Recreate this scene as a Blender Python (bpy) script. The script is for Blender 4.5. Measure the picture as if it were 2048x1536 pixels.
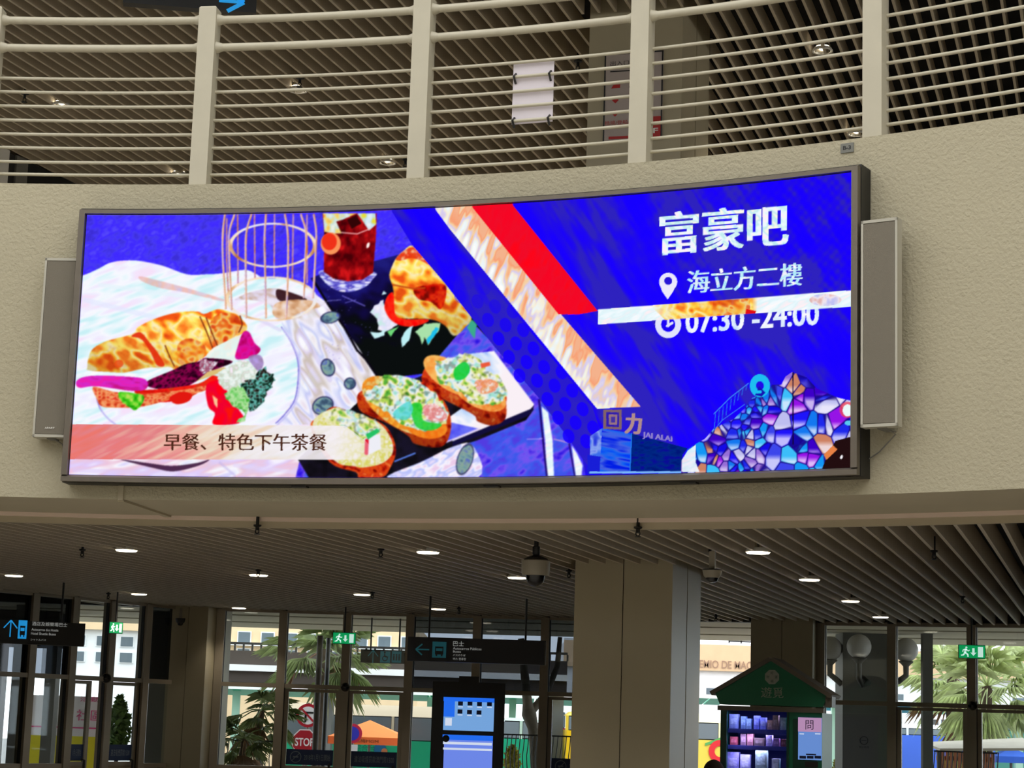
import bpy, bmesh, math, random
import numpy as np
for o in list(bpy.data.objects): bpy.data.objects.remove(o)
SC = bpy.context.scene
COL = SC.collection
random.seed(7)
rng = np.random.default_rng(11)

# ------------------------------------------------------------------ camera
FPX, PITCH, ROLL = 3958.5, math.radians(9.5854), math.radians(1.8610)
CAM = np.array([0.0, 0.0, 1.65])
_f = np.array([0, math.cos(PITCH), math.sin(PITCH)])
_r0 = np.array([1.0, 0, 0]); _u0 = np.cross(_r0, _f)
CR = math.cos(ROLL)*_r0 + math.sin(ROLL)*_u0
CU = -math.sin(ROLL)*_r0 + math.cos(ROLL)*_u0
CF = _f
cam_d = bpy.data.cameras.new('camera'); cam_d.sensor_fit = 'HORIZONTAL'; cam_d.sensor_width = 36
cam_d.lens = FPX/2048*36; cam_d.clip_end = 500
cam = bpy.data.objects.new('camera', cam_d); COL.objects.link(cam)
from mathutils import Matrix, Vector
cam.matrix_world = Matrix(((CR[0], CU[0], -CF[0], CAM[0]), (CR[1], CU[1], -CF[1], CAM[1]), (CR[2], CU[2], -CF[2], CAM[2]), (0, 0, 0, 1)))
SC.camera = cam

# ------------------------------------------------------------------ world, exposure
SKY = 3.1
w = bpy.data.worlds.new('sky'); SC.world = w; w.use_nodes = True
bg = w.node_tree.nodes['Background']; bg.inputs[0].default_value = (0.93, 0.96, 1.0, 1); bg.inputs[1].default_value = SKY
SC.view_settings.view_transform = 'Standard'; SC.view_settings.look = 'None'
SC.view_settings.exposure = 0.0; SC.view_settings.gamma = 1.0; SC.view_settings.use_curve_mapping = False
SC.cycles.max_bounces = 6; SC.cycles.diffuse_bounces = 4; SC.cycles.glossy_bounces = 2; SC.cycles.transmission_bounces = 2; SC.cycles.transparent_max_bounces = 14
SC.cycles.caustics_reflective = False; SC.cycles.caustics_refractive = False; SC.cycles.adaptive_threshold = 0.03; SC.cycles.use_light_tree = False
SC.cycles.sample_clamp_indirect = 6

# ------------------------------------------------------------------ projection helpers (photograph pixel -> real place)
def ray(px, py): return (px-1024)/FPX*CR - (py-768)/FPX*CU + CF
def at_z(px, py, z): d = ray(px, py); return CAM + d*((z-CAM[2])/d[2])
def at_y(px, py, y): d = ray(px, py); return CAM + d*(y/d[1])
CC = np.array([-4.0456, 1.6969]); R0 = 11.681           # centre and radius of the round atrium
def at_cyl(px, py, R):
    d = ray(px, py); p = CAM[:2]-CC
    a = d[0]**2+d[1]**2; b = 2*(p@d[:2]); c = p@p-R*R
    return CAM + d*((-b+math.sqrt(b*b-4*a*c))/(2*a))
def at_plane(px, py, A, nrm):
    d = ray(px, py); return CAM + d*(((A-CAM)@nrm)/(d@nrm))
def ang(p): return math.atan2(p[0]-CC[0], p[1]-CC[1])
def pol(a, R, z): return np.array([CC[0]+R*math.sin(a), CC[1]+R*math.cos(a), z])
AZ = math.radians(17.1)
AD = np.array([math.sin(AZ), math.cos(AZ), 0]); AN = np.array([math.cos(AZ), -math.sin(AZ), 0]); UP = np.array([0, 0, 1.0])

# ------------------------------------------------------------------ materials
def lin(c):
    c = np.asarray(c, float)
    return np.where(c <= 0.04045, c/12.92, ((c+0.055)/1.055)**2.4)
def S(r, g, b): return tuple(float(x) for x in lin(np.array([r, g, b])/255.0))
MATS = {}
def mat(name, col, rough=0.6, metal=0.0, emit=0.0, var=0.0, vscale=3.0, bump=0.0, bscale=60.0, spec=0.5, ecol=None):
    m = bpy.data.materials.new(name); m.use_nodes = True; MATS[name] = m
    nt = m.node_tree; p = nt.nodes['Principled BSDF']
    p.inputs['Base Color'].default_value = (*col, 1); p.inputs['Roughness'].default_value = rough
    p.inputs['Metallic'].default_value = metal; p.inputs['Specular IOR Level'].default_value = spec
    if emit:
        m.cycles.emission_sampling = 'NONE'
        p.inputs['Emission Color'].default_value = (*(ecol or col), 1); p.inputs['Emission Strength'].default_value = emit
    if var or bump:
        tc = nt.nodes.new('ShaderNodeTexCoord')
    if var:
        n = nt.nodes.new('ShaderNodeTexNoise'); n.inputs['Scale'].default_value = vscale; n.inputs['Detail'].default_value = 5
        nt.links.new(tc.outputs['Object'], n.inputs['Vector'])
        r = nt.nodes.new('ShaderNodeValToRGB')
        r.color_ramp.elements[0].position = 0.3; r.color_ramp.elements[1].position = 0.7
        r.color_ramp.elements[0].color = (*[c*(1-var) for c in col], 1); r.color_ramp.elements[1].color = (*[min(1, c*(1+var)) for c in col], 1)
        nt.links.new(n.outputs['Fac'], r.inputs['Fac']); nt.links.new(r.outputs['Color'], p.inputs['Base Color'])
    if bump:
        n2 = nt.nodes.new('ShaderNodeTexNoise'); n2.inputs['Scale'].default_value = bscale; n2.inputs['Detail'].default_value = 3
        nt.links.new(tc.outputs['Object'], n2.inputs['Vector'])
        b = nt.nodes.new('ShaderNodeBump'); b.inputs['Strength'].default_value = 1.0; b.inputs['Distance'].default_value = bump
        nt.links.new(n2.outputs['Fac'], b.inputs['Height']); nt.links.new(b.outputs['Normal'], p.inputs['Normal'])
    return m
def glass_mat(name, tint, gloss=0.03, base=0.04):
    m = bpy.data.materials.new(name); m.use_nodes = True; nt = m.node_tree
    nt.nodes.remove(nt.nodes['Principled BSDF']); out = nt.nodes['Material Output']
    t = nt.nodes.new('ShaderNodeBsdfTransparent'); t.inputs[0].default_value = (*tint, 1)
    g = nt.nodes.new('ShaderNodeBsdfGlossy'); g.inputs['Roughness'].default_value = gloss; g.inputs['Color'].default_value = (.9, .95, 1, 1)
    f = nt.nodes.new('ShaderNodeLayerWeight'); f.inputs['Blend'].default_value = 0.5
    p = nt.nodes.new('ShaderNodeMath'); p.operation = 'POWER'; p.inputs[1].default_value = 5.0; nt.links.new(f.outputs['Facing'], p.inputs[0])
    q = nt.nodes.new('ShaderNodeMath'); q.operation = 'MULTIPLY_ADD'; q.inputs[1].default_value = 1-base; q.inputs[2].default_value = base; nt.links.new(p.outputs[0], q.inputs[0])
    x = nt.nodes.new('ShaderNodeMixShader')
    nt.links.new(q.outputs[0], x.inputs[0]); nt.links.new(t.outputs[0], x.inputs[1]); nt.links.new(g.outputs[0], x.inputs[2])
    nt.links.new(x.outputs[0], out.inputs['Surface']); MATS[name] = m; return m

M_PLASTER = mat('roughcast_plaster', S(182, 174, 149), 0.9, var=0.04, vscale=0.8, bump=0.009, bscale=46)
M_SOFFIT = mat('smooth_render', S(182, 172, 148), 0.85, var=0.04, vscale=1.5)
M_TRIM = mat('painted_metal_trim', S(190, 182, 165), 0.45)
M_RAIL = mat('cream_railing_paint', S(194, 187, 166), 0.38, var=0.03, vscale=6)
M_SLAT = mat('champagne_slat_paint', S(190, 178, 158), 0.5, var=0.05, vscale=4)
M_VOID = mat('black_ceiling_void', S(26, 25, 24), 0.95)
M_GFLOOR = mat('pale_gallery_floor', S(232, 226, 212), 0.5, var=0.04)
M_FLOOR = mat('polished_stone_floor', S(186, 178, 164), 0.3, var=0.06, vscale=2)
M_SLAB = mat('concrete_slab', S(120, 115, 105), 0.9, var=0.06)
M_COLUMN = mat('column_cladding', S(170, 160, 134), 0.42, var=0.03, vscale=1.2)
M_JOINT = mat('panel_joint', S(60, 56, 48), 0.9)
M_ALU = mat('bronze_aluminium', S(150, 139, 122), 0.42, 0.25, var=0.05)
M_ALUDARK = mat('dark_gasket', S(26, 25, 24), 0.7)
M_BLACK = mat('black_plastic', S(13, 13, 15), 0.45)
M_DARK = mat('dark_grey_paint', S(44, 43, 43), 0.5, var=0.06)
M_WHITE = mat('white_paint', S(226, 224, 218), 0.5, var=0.03)
M_GREY = mat('grey_paint', S(120, 118, 112), 0.5, var=0.05)
M_STEEL = mat('brushed_steel_frame', S(112, 104, 93), 0.38, 0.45, var=0.05, vscale=12)
M_GRILLE = mat('grey_grille', S(120, 113, 99), 0.7, bump=0.0015, bscale=400)
M_SPKRIM = mat('light_grey_rim', S(186, 182, 168), 0.5)
M_GLASS = glass_mat('window_glass', (0.90, 0.94, 0.94), base=.03)
M_GLASSDK = glass_mat('dim_window_glass', (0.34, 0.37, 0.40), base=.03)
M_GLASSGR = glass_mat('grey_tinted_glass', (0.86, 0.845, 0.82))
M_LAMP = mat('lamp_glow', (1, 0.9, 0.72), emit=5.0, ecol=(1, 0.9, 0.72))
M_REFL = mat('lamp_reflector', S(210, 205, 190), 0.2, 0.8)
M_EXIT = mat('lit_exit_green', S(0, 120, 60), 0.5, emit=0.55, ecol=S(10, 185, 105))
M_EXITW = mat('lit_exit_white', S(220, 235, 230), 0.5, emit=0.8, ecol=S(205, 240, 230))
M_CYAN = mat('lit_sign_blue', S(20, 120, 180), 0.5, emit=0.75, ecol=S(30, 150, 220))
M_TEAL = mat('dim_sign_teal', S(40, 130, 145), 0.5, emit=0.12, ecol=S(40, 130, 150))
M_SIGNTXT = mat('lit_sign_white', S(215, 220, 220), 0.5, emit=0.3, ecol=S(215, 220, 220))

# ------------------------------------------------------------------ mesh builder
class MB:
    def __init__(s): s.v = []; s.f = []
    def add(s, vs, fs):
        k = len(s.v); s.v += [tuple(float(c) for c in q) for q in vs]; s.f += [tuple(i+k for i in f) for f in fs]; return s
    def obox(s, o, a, b, c):
        o, a, b, c = [np.asarray(q, float) for q in (o, a, b, c)]
        return s.add([o, o+a, o+a+b, o+b, o+c, o+a+c, o+a+b+c, o+b+c], [(0, 3, 2, 1), (4, 5, 6, 7), (0, 1, 5, 4), (1, 2, 6, 5), (2, 3, 7, 6), (3, 0, 4, 7)])
    def box(s, x0, x1, y0, y1, z0, z1): return s.obox((x0, y0, z0), (x1-x0, 0, 0), (0, y1-y0, 0), (0, 0, z1-z0))
    def cbox(s, c, ax, ay, az, hx, hy, hz):
        c = np.asarray(c, float); return s.obox(c-ax*hx-ay*hy-az*hz, ax*2*hx, ay*2*hy, az*2*hz)
    def tube(s, pts, r, n=10, caps=True):
        pts = [np.asarray(p, float) for p in pts]; rs = r if hasattr(r, '__len__') else [r]*len(pts)
        rings = []; prev = None
        for i, p in enumerate(pts):
            t = pts[min(i+1, len(pts)-1)]-pts[max(i-1, 0)]; t = t/(np.linalg.norm(t)+1e-12)
            if prev is None:
                h = UP if abs(t[2]) < 0.9 else np.array([1.0, 0, 0]); e = np.cross(t, h)
            else: e = prev - t*(prev@t)
            e = e/np.linalg.norm(e); prev = e; g = np.cross(t, e)
            rings.append([p+rs[i]*(math.cos(2*math.pi*k/n)*e+math.sin(2*math.pi*k/n)*g) for k in range(n)])
        return s.loft(rings, True, caps)
    def loft(s, rings, closed=True, caps=True):
        n = len(rings[0]); vs = [q for r in rings for q in r]; fs = []
        for i in range(len(rings)-1):
            for k in range(n if closed else n-1):
                a = i*n+k; b = i*n+(k+1) % n; fs.append((a, b, b+n, a+n))
        if caps: fs += [tuple(range(n))[::-1], tuple((len(rings)-1)*n+k for k in range(n))]
        return s.add(vs, fs)
    def lathe(s, prof, c, n=24, axis=None, caps=True):
        c = np.asarray(c, float); ax = UP if axis is None else np.asarray(axis, float)/np.linalg.norm(axis)
        e = np.cross(ax, np.array([1.0, 0, 0]) if abs(ax[0]) < .9 else np.array([0, 1.0, 0])); e /= np.linalg.norm(e); g = np.cross(ax, e)
        rings = [[c+ax*z+max(r, 1e-4)*(math.cos(2*math.pi*k/n)*e+math.sin(2*math.pi*k/n)*g) for k in range(n)] for r, z in prof]
        return s.loft(rings, True, caps)
    def prism(s, poly, vec):
        poly = [np.asarray(p, float) for p in poly]; vec = np.asarray(vec, float); n = len(poly)
        return s.add(poly+[p+vec for p in poly], [tuple(range(n))[::-1], tuple(range(n, 2*n))]+[(i, (i+1) % n, n+(i+1) % n, n+i) for i in range(n)])
    def sweep(s, prof, a0, a1, n=48, caps=True):            # profile of (R, z), swept round the atrium centre
        rings = [[pol(a0+(a1-a0)*i/n, R, z) for R, z in prof] for i in range(n+1)]
        return s.loft(rings, True, caps)
    def build(s, name, m, parent=None, smooth=False):
        v = np.array(s.v)
        if parent is not None: org = np.array(parent['org'])
        else: org = np.array([(v[:, 0].min()+v[:, 0].max())/2, (v[:, 1].min()+v[:, 1].max())/2, v[:, 2].min()])
        me = bpy.data.meshes.new(name); me.from_pydata([tuple(q) for q in v-org], [], s.f)
        bm = bmesh.new(); bm.from_mesh(me); bmesh.ops.recalc_face_normals(bm, faces=bm.faces); bm.to_mesh(me); bm.free()
        if smooth: me.shade_smooth(); me.set_sharp_from_angle(angle=0.7)
        me.materials.append(m)
        o = bpy.data.objects.new(name, me); COL.objects.link(o)
        o['org'] = [float(q) for q in org]
        if parent is not None: o.parent = parent; o.location = (0, 0, 0)
        else: o.location = org
        return o
def sub(mb, name, m, part, smooth=False):                   # a sub-part (parent is a mesh part with its own org frame)
    return mb.build(name, m, part, smooth)
def tag(o, label=None, cat=None, group=None, kind=None):
    if label: o['label'] = label
    if cat: o['category'] = cat
    if group: o['group'] = group
    if kind: o['kind'] = kind
    return o
def thing(name, base, label=None, cat=None, group=None, kind=None):
    o = bpy.data.objects.new(name, None); COL.objects.link(o); o.location = [float(q) for q in base]
    o['org'] = [float(q) for q in base]; o.empty_display_size = 0.2
    return tag(o, label, cat, group, kind)
def struct(mb, name, m, parent=None, smooth=False):
    o = mb.build(name, m, parent, smooth)
    if parent is None: o['kind'] = 'structure'
    return o

# ------------------------------------------------------------------ lettering
_tc = {}
def glyphs(text, bold=0.0, spacing=1.0):
    k = (text, bold, spacing)
    if k not in _tc:
        c = bpy.data.curves.new('lettering', 'FONT'); c.body = text; c.size = 1; c.offset = bold; c.resolution_u = 3; c.space_character = spacing
        o = bpy.data.objects.new('lettering', c); COL.objects.link(o); bpy.context.view_layer.update()
        m = o.evaluated_get(bpy.context.evaluated_depsgraph_get()).to_mesh(); m.calc_loop_triangles()
        v = np.zeros(len(m.vertices)*3); m.vertices.foreach_get('co', v); v = v.reshape(-1, 3)[:, :2]
        t = np.zeros(len(m.loop_triangles)*3, int); m.loop_triangles.foreach_get('vertices', t)
        bpy.data.objects.remove(o); bpy.data.curves.remove(c)
        lo = v.min(0); hi = v.max(0); _tc[k] = ((v-lo)/(hi-lo), t.reshape(-1, 3), (hi-lo)[0]/(hi-lo)[1])
    return _tc[k]
def lettering(text, o, wv, hv, m, parent, name='lettering', bold=0.0, lift=0.0):
    v, t, _ = glyphs(text, bold if text.isascii() else 0.0); o = np.asarray(o, float); wv = np.asarray(wv, float); hv = np.asarray(hv, float)
    nrm = np.cross(wv, hv); nrm /= np.linalg.norm(nrm)
    mb = MB(); mb.add([o+wv*a+hv*b+nrm*lift for a, b in v], [tuple(q) for q in t])
    v2 = np.array(mb.v); org = np.array(parent['org'])
    me = bpy.data.meshes.new(name); me.from_pydata([tuple(q) for q in v2-org], [], mb.f); me.materials.append(m)
    ob = bpy.data.objects.new(name, me); COL.objects.link(ob); ob.parent = parent; ob['org'] = [float(q) for q in org]
    return ob

# ================================================================== THE SETTING
Z_LOW, Z_UP, Z_WB, Z_WT = 2.962, 7.85, 3.020, 5.209          # slat ceilings, fascia bottom and top
R_LIP, R_OUT = R0+1.05, 24.85
# floors
struct(MB().sweep([(0.01, -0.2), (R_OUT+0.2, -0.2), (R_OUT+0.2, 0.0), (0.01, 0.0)], -math.pi, math.pi, 96, False), 'floor', M_FLOOR)
M_ASPH = mat('asphalt', S(112, 112, 110), 0.9, var=0.12, vscale=1.2)
M_PAVE = mat('pale_paving', S(190, 186, 176), 0.9, var=0.08, vscale=2)
struct(MB().box(-70, 70, 12, 160, -1.5, -1.2), 'ground_outside', M_ASPH)
struct(MB().sweep([(R_OUT+0.2, -1.3), (R_OUT+7, -1.3), (R_OUT+7, -0.02), (R_OUT+0.2, -0.02)], -0.6, 1.1, 48), 'terrace_outside', M_PAVE)
# gallery slab, round fascia wall, soffit and edge trims
struct(MB().sweep([(R0+.3, 3.7), (R_OUT+.2, 3.7), (R_OUT+.2, 4.0), (R0+.3, 4.0)], -math.pi, math.pi, 96, False), 'floor_gallery', M_GFLOOR)
struct(MB().sweep([(R0, Z_WB), (R0+.22, Z_WB), (R0+.22, Z_WT), (R0, Z_WT)], -math.pi, math.pi, 240, False), 'wall_balcony', M_PLASTER, smooth=True)
struct(MB().sweep([(R0+.002, Z_WB), (R_LIP, Z_WB-.002), (R_LIP, Z_WB+.12), (R0+.22, Z_WB+.12)], -math.pi, math.pi, 240, False), 'ceiling_soffit', M_SOFFIT, smooth=True)
struct(MB().sweep([(R_LIP-.03, Z_WB-.030), (R_LIP, Z_WB-.030), (R_LIP, Z_WB-.002), (R_LIP-.03, Z_WB-.002)], -math.pi, math.pi, 240, False), 'trim_1', mat('lit_pink_trim', S(232, 212, 198), .5), smooth=True)  # pinkish lit line under the soffit, put into a paler paint
struct(MB().sweep([(R_LIP, Z_LOW-.018), (R_LIP+.03, Z_LOW-.018), (R_LIP+.03, Z_WB+.1), (R_LIP, Z_WB+.1)], -math.pi, math.pi, 240, False), 'trim_2', M_SOFFIT, smooth=True)
# roof over the gallery (skylight above the atrium, its unseen tinted panes added to dim the daylight), dark voids above the slats
struct(MB().sweep([(R0+.25, 8.75), (R_OUT+.2, 8.75), (R_OUT+.2, 9.0), (R0+.25, 9.0)], -math.pi, math.pi, 96, False), 'roof', M_VOID)
sk_ = thing('roof_skylight', (CC[0], CC[1], 9.0), kind='structure')
for k_ in range(16):
    a0_ = 2*math.pi*k_/16; a1_ = 2*math.pi*(k_+1)/16
    MB().sweep([(.3, 9.02), (R0+.24, 9.02), (R0+.24, 9.03), (.3, 9.03)], a0_, a1_, 6).build('pane', M_GLASSGR, sk_)
    MB().obox(pol(a0_, .2, 8.96)-np.array([math.cos(a0_), -math.sin(a0_), 0])*.05, pol(a0_, R0+.2, 0)-pol(a0_, .2, 0), np.array([math.cos(a0_), -math.sin(a0_), 0])*.1, UP*.06).build('glazing_bar', M_WHITE, sk_)
struct(MB().sweep([(R0+.05, 8.02), (R0+.25, 8.02), (R0+.25, 9.0), (R0+.05, 9.0)], -math.pi, math.pi, 180, False), 'trim_3', M_SOFFIT, smooth=True)
struct(MB().sweep([(R_LIP+.03, 3.60), (R_OUT, 3.60), (R_OUT, 3.68), (R_LIP+.03, 3.68)], -math.pi, math.pi, 96, False), 'ceiling_void', M_VOID)
# outer walls: gallery level all round, hall level where no doors are seen
M_INNER = mat('pale_inner_wall', S(205, 197, 178), .85, var=.03)
struct(MB().sweep([(R_OUT, 3.7), (R_OUT+.2, 3.7), (R_OUT+.2, 9.0), (R_OUT, 9.0)], -.62, .80, 60), 'wall_gallery_back', M_INNER)
# unseen windows added round the rest of the gallery to light its slats
struct(MB().sweep([(R_OUT, 3.7), (R_OUT+.2, 3.7), (R_OUT+.2, 4.7), (R_OUT, 4.7)], .80, 2*math.pi-.62, 120), 'wall_gallery_sill', M_INNER)
struct(MB().sweep([(R_OUT, 7.7), (R_OUT+.2, 7.7), (R_OUT+.2, 9.0), (R_OUT, 9.0)], .80, 2*math.pi-.62, 120), 'wall_gallery_head', M_INNER)
for k_ in range(22):
    a0_ = .80+(2*math.pi-1.42)*k_/22; a1_ = .80+(2*math.pi-1.42)*(k_+1)/22
    wg = thing('window_%d' % (31+k_), pol((a0_+a1_)/2, R_OUT+.1, 4.7), kind='structure')
    MB().sweep([(R_OUT+.02, 4.7), (R_OUT+.18, 4.7), (R_OUT+.18, 7.7), (R_OUT+.02, 7.7)], a0_, a0_+.12/R_OUT, 1).build('mullion', M_ALU, wg)
    MB().sweep([(R_OUT+.09, 4.7), (R_OUT+.10, 4.7), (R_OUT+.10, 7.7), (R_OUT+.09, 7.7)], a0_+.12/R_OUT, a1_, 4).build('pane', M_GLASSGR, wg)
struct(MB().sweep([(R_OUT, 0), (R_OUT+.2, 0), (R_OUT+.2, 4.0), (R_OUT, 4.0)], 0.62, 2*math.pi-0.22, 96), 'wall_hall_back', M_INNER)
struct(MB().sweep([(R_OUT+.02, Z_LOW+.0), (R_OUT+.2, Z_LOW+.0), (R_OUT+.2, 4.0), (R_OUT+.02, 4.0)], -0.22, 0.62, 40), 'trim_4', M_DARK)

# columns, aligned with the slats, clad in panels
COLS = []
def column(name, corner, wx, wy, z1, mid=True):
    c = np.array([corner[0], corner[1], 0.0]); COLS.append((c, wx, wy))
    t = thing(name, c+AN*wx/2+AD*wy/2, kind='structure')
    MB().obox(c+AN*.02+AD*.02, AN*(wx-.04), AD*(wy-.04), UP*z1).build('core', M_JOINT, t)
    g = .004
    for k in range(2):
        MB().obox(c+AN*(k*wx/2+(g if k else 0)), AN*(wx/2-g), AD*.022, UP*z1).build('cladding_panel', M_COLUMN, t)
        MB().obox(c+AN*(wx-.022)+AD*(.024+k*wy/2), AN*.022, AD*(wy/2-.03), UP*z1).build('cladding_panel', M_COLUMN, t)
        MB().obox(c+AD*(.024+k*wy/2), AN*.022, AD*(wy/2-.03), UP*z1).build('cladding_panel', M_COLUMN, t)
    return t
column('column', (0.59, 16.86), .845, 1.2, Z_UP+.5)
c3 = at_z(1502, 1241, Z_LOW); column('column', c3, .78, .8, Z_LOW+.3)
c4 = at_y(340, 1215, 26.35); column('column', c4, .56, .75, Z_LOW+.3)

# slat ceilings: every blade is a piece of its own
def slat_ceiling(name, z, p0, p1, rin, rout):
    t = thing(name, (CC[0], CC[1], z), kind='structure')
    cc = np.array([CC[0], CC[1], 0.0]); cn, cd = cc@AN, cc@AD
    p = p0
    while p < p1:
        h = p-cn; t0 = cd+math.sqrt(max(rin*rin-h*h, 0.01)); t1 = cd+math.sqrt(max(rout*rout-h*h, .01))
        spans = [(t0, t1)]
        for c, wx, wy in COLS:
            if c@AN-.06 < p < c@AN+wx+.06 and (z < 5 or c[1] < 20):
                a, b = c@AD-.05, c@AD+wy+.05
                spans = [s for q0, q1 in spans for s in ((q0, min(q1, a)), (max(q0, b), q1)) if s[1]-s[0] > .05]
        for a, b in spans:
            MB().obox(AN*(p-.012)+AD*a+UP*z, AN*.024, AD*(b-a), UP*.165).build('slat', M_SLAT, t)
        p += .15
    return t
slat_ceiling('ceiling_hall', Z_LOW, -12.826, 2.9, R_LIP+.035, R_OUT-.05)
slat_ceiling('ceiling_gallery', Z_UP, -13.446, 3.4, R0+.27, R_OUT-.05)

# ================================================================== BALCONY RAILING
RR = R0+.075
rail = thing('balcony_railing', pol(ang(at_cyl(1024, 340, R0)), RR, Z_WT), 'cream painted steel railing with round bars along the top of the curved balcony', 'railing')
post_px = [(-36, 366), (400, 369), (836, 355), (1280, 325), (1751, 272)]
post_a = [ang(at_cyl(x, y, RR)) for x, y in post_px]
for _ in range(3): post_a.append(post_a[-1]+(post_a[-1]-post_a[-2]))
post_a.insert(0, 2*post_a[0]-post_a[1])
bar_y = [40, 95, 154, 181.5, 210, 238.5, 266.5, 294, 322.5, 347.5]
bar_z = [at_cyl(435, y, RR)[2] for y in bar_y]
z_post = bar_z[0]+.085
for a in post_a:
    e = np.array([math.cos(a), -math.sin(a), 0]); d = np.array([math.sin(a), math.cos(a), 0])
    c = pol(a, RR, 0)
    zt = z_post
    sec = [(-.062, -.06), (.062, -.06), (.062, .06), (-.062, .06)]
    def ring(z, k=1.0): return [c+e*x*k+d*y*k+UP*z for x, y in sec]
    m = MB().loft([ring(Z_WT-.004), ring(zt-.012), ring(zt, .86)])
    m.build('post', M_RAIL, rail)
for i in range(len(post_a)-1):
    a0, a1 = post_a[i]+.062/RR, post_a[i+1]-.062/RR
    for k, z in enumerate(bar_z):
        r = .0275 if k < 2 else .0115
        pts = [pol(a0+(a1-a0)*j/8, RR+(0 if k < 2 else .03), z) for j in range(9)]
        b = MB().tube(pts, r, 10)
        if k < 2:
            for q, s in ((0, 1), (8, -1)):
                t = pts[q+s]-pts[q]; t /= np.linalg.norm(t)
                b.tube([pts[q], pts[q]+t*.02, pts[q]+t*.045], [.043, .036, .028], 12)
        b.build('handrail' if k < 2 else 'bar', M_RAIL, rail, smooth=True)

# ================================================================== LED VIDEO WALL
RD = R0-.17
aL = (ang(at_cyl(172, 430, RD))+ang(at_cyl(140, 950, RD)))/2
aR = (ang(at_cyl(1704, 343, RD))+ang(at_cyl(1703, 932, RD)))/2
zB = np.mean([at_cyl(x, y, RD)[2] for x, y in ((140, 950), (700, 955), (1200, 951), (1702, 933))])
zT = np.mean([at_cyl(x, y, RD)[2] for x, y in ((172, 430), (520, 427), (870, 417), (1250, 392), (1703, 343))])
led = thing('video_wall', pol((aL+aR)/2, RD, zB), 'large curved video wall in a grey metal frame showing a food advertisement', 'screen')
MB().sweep([(R0-.002, zB-.05), (R0-.002, zT+.05), (RD+.022, zT+.05), (RD+.022, zB-.05)], aL-.05/RD, aR+.05/RD, 48).build('housing', M_BLACK, led)
fw = .046
for z0, z1 in ((zB-fw, zB-.004), (zT+.004, zT+fw*.8)):
    MB().sweep([(RD-.03, z0), (RD+.025, z0), (RD+.025, z1), (RD-.012, z1), (RD-.03, z0+(z1-z0)*.7)], aL-fw/RD, aR+fw/RD, 48).build('frame_bar', M_STEEL, led)
for s, a in ((-1, aL), (1, aR)):
    MB().sweep([(RD-.03, zB-.004), (RD+.025, zB-.004), (RD+.025, zT+.004), (RD-.03, zT+.004)], a+s*.006/RD, a+s*fw/RD, 2).build('frame_bar', M_STEEL, led)
for k in range(3):                                            # thin cable conduit clips hanging under the frame
    a = aL+(.3+.25*k)*(aR-aL)
    MB().cbox(pol(a, RD+.06, zB-.055), UP*0+np.array([math.cos(a), -math.sin(a), 0]), np.array([math.sin(a), math.cos(a), 0]), UP, .05, .03, .006).build('bracket', M_DARK, led)

# ---- the picture on the video wall, painted dot by dot into the display's own colours
NU, NV, SS = 1200, 412, 2
uu = (np.arange(NU*SS)+.5)/(NU*SS); vv = (np.arange(NV*SS)+.5)/(NV*SS)
AA = aL+(aR-aL)*uu; ZZ = zB+(zT-zB)*vv
P3 = np.stack([np.broadcast_to(CC[0]+RD*np.sin(AA), (NV*SS, NU*SS)), np.broadcast_to(CC[1]+RD*np.cos(AA), (NV*SS, NU*SS)), np.broadcast_to(ZZ[:, None], (NV*SS, NU*SS))], -1)-CAM
dd = P3@CF; PX = 1024+FPX*(P3@CR)/dd; PY = 768-FPX*(P3@CU)/dd
del P3, dd
IMG = np.zeros((NV*SS, NU*SS, 3), np.float32)
PXc = PX.mean(0)
def vnoise(x, y, seed=0):
    r = np.random.default_rng(seed); T = r.random((256, 256)).astype(np.float32)
    xi = np.floor(x).astype(int); yi = np.floor(y).astype(int); fx = x-xi; fy = y-yi
    fx = fx*fx*(3-2*fx); fy = fy*fy*(3-2*fy)
    g = lambda a, b: T[a & 255, b & 255]
    return (g(xi, yi)*(1-fx)+g(xi+1, yi)*fx)*(1-fy)+(g(xi, yi+1)*(1-fx)+g(xi+1, yi+1)*fx)*fy
def noise(px, py, sx, sy, deg=0, seed=0, oct=2):
    a = math.radians(deg); x = (px*math.cos(a)+py*math.sin(a)); y = (-px*math.sin(a)+py*math.cos(a)); o = 0; wsum = 0
    for k in range(oct): o = o+vnoise(x/sx*2**k, y/sy*2**k, seed+k)/2**k; wsum += 1/2**k
    return np.clip((o/wsum-.5)*1.7+.5, 0, 1)
def ramp(t, cols):
    cols = np.array(cols, np.float32)/255; n = len(cols)-1; t = np.clip(t, 0, .9999)*n; i = t.astype(int); f = (t-i)[..., None]
    return cols[i]*(1-f)+cols[i+1]*f
def N(cols, sx, sy=None, deg=0, seed=0, oct=2):
    return lambda x, y: ramp(noise(x, y, sx, sy or sx, deg, seed, oct), cols)
def window(x0, x1, y0, y1):
    c = np.where((PXc > x0-30) & (PXc < x1+30))[0]
    if len(c) == 0: return None
    sub_ = PY[:, c[0]:c[-1]+1]; r = np.where((sub_.min(1) < y1+2) & (sub_.max(1) > y0-2))[0]
    if len(r) == 0: return None
    return slice(r[0], r[-1]+1), slice(c[0], c[-1]+1)
def put(wd, mask, col, alpha=1.0):
    x = PX[wd][mask]; y = PY[wd][mask]
    c = col(x, y) if callable(col) else np.array(col, np.float32)/255
    al = alpha(x, y)[:, None] if callable(alpha) else alpha
    reg = IMG[wd]; reg[mask] = reg[mask]*(1-al)+c*al
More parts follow.
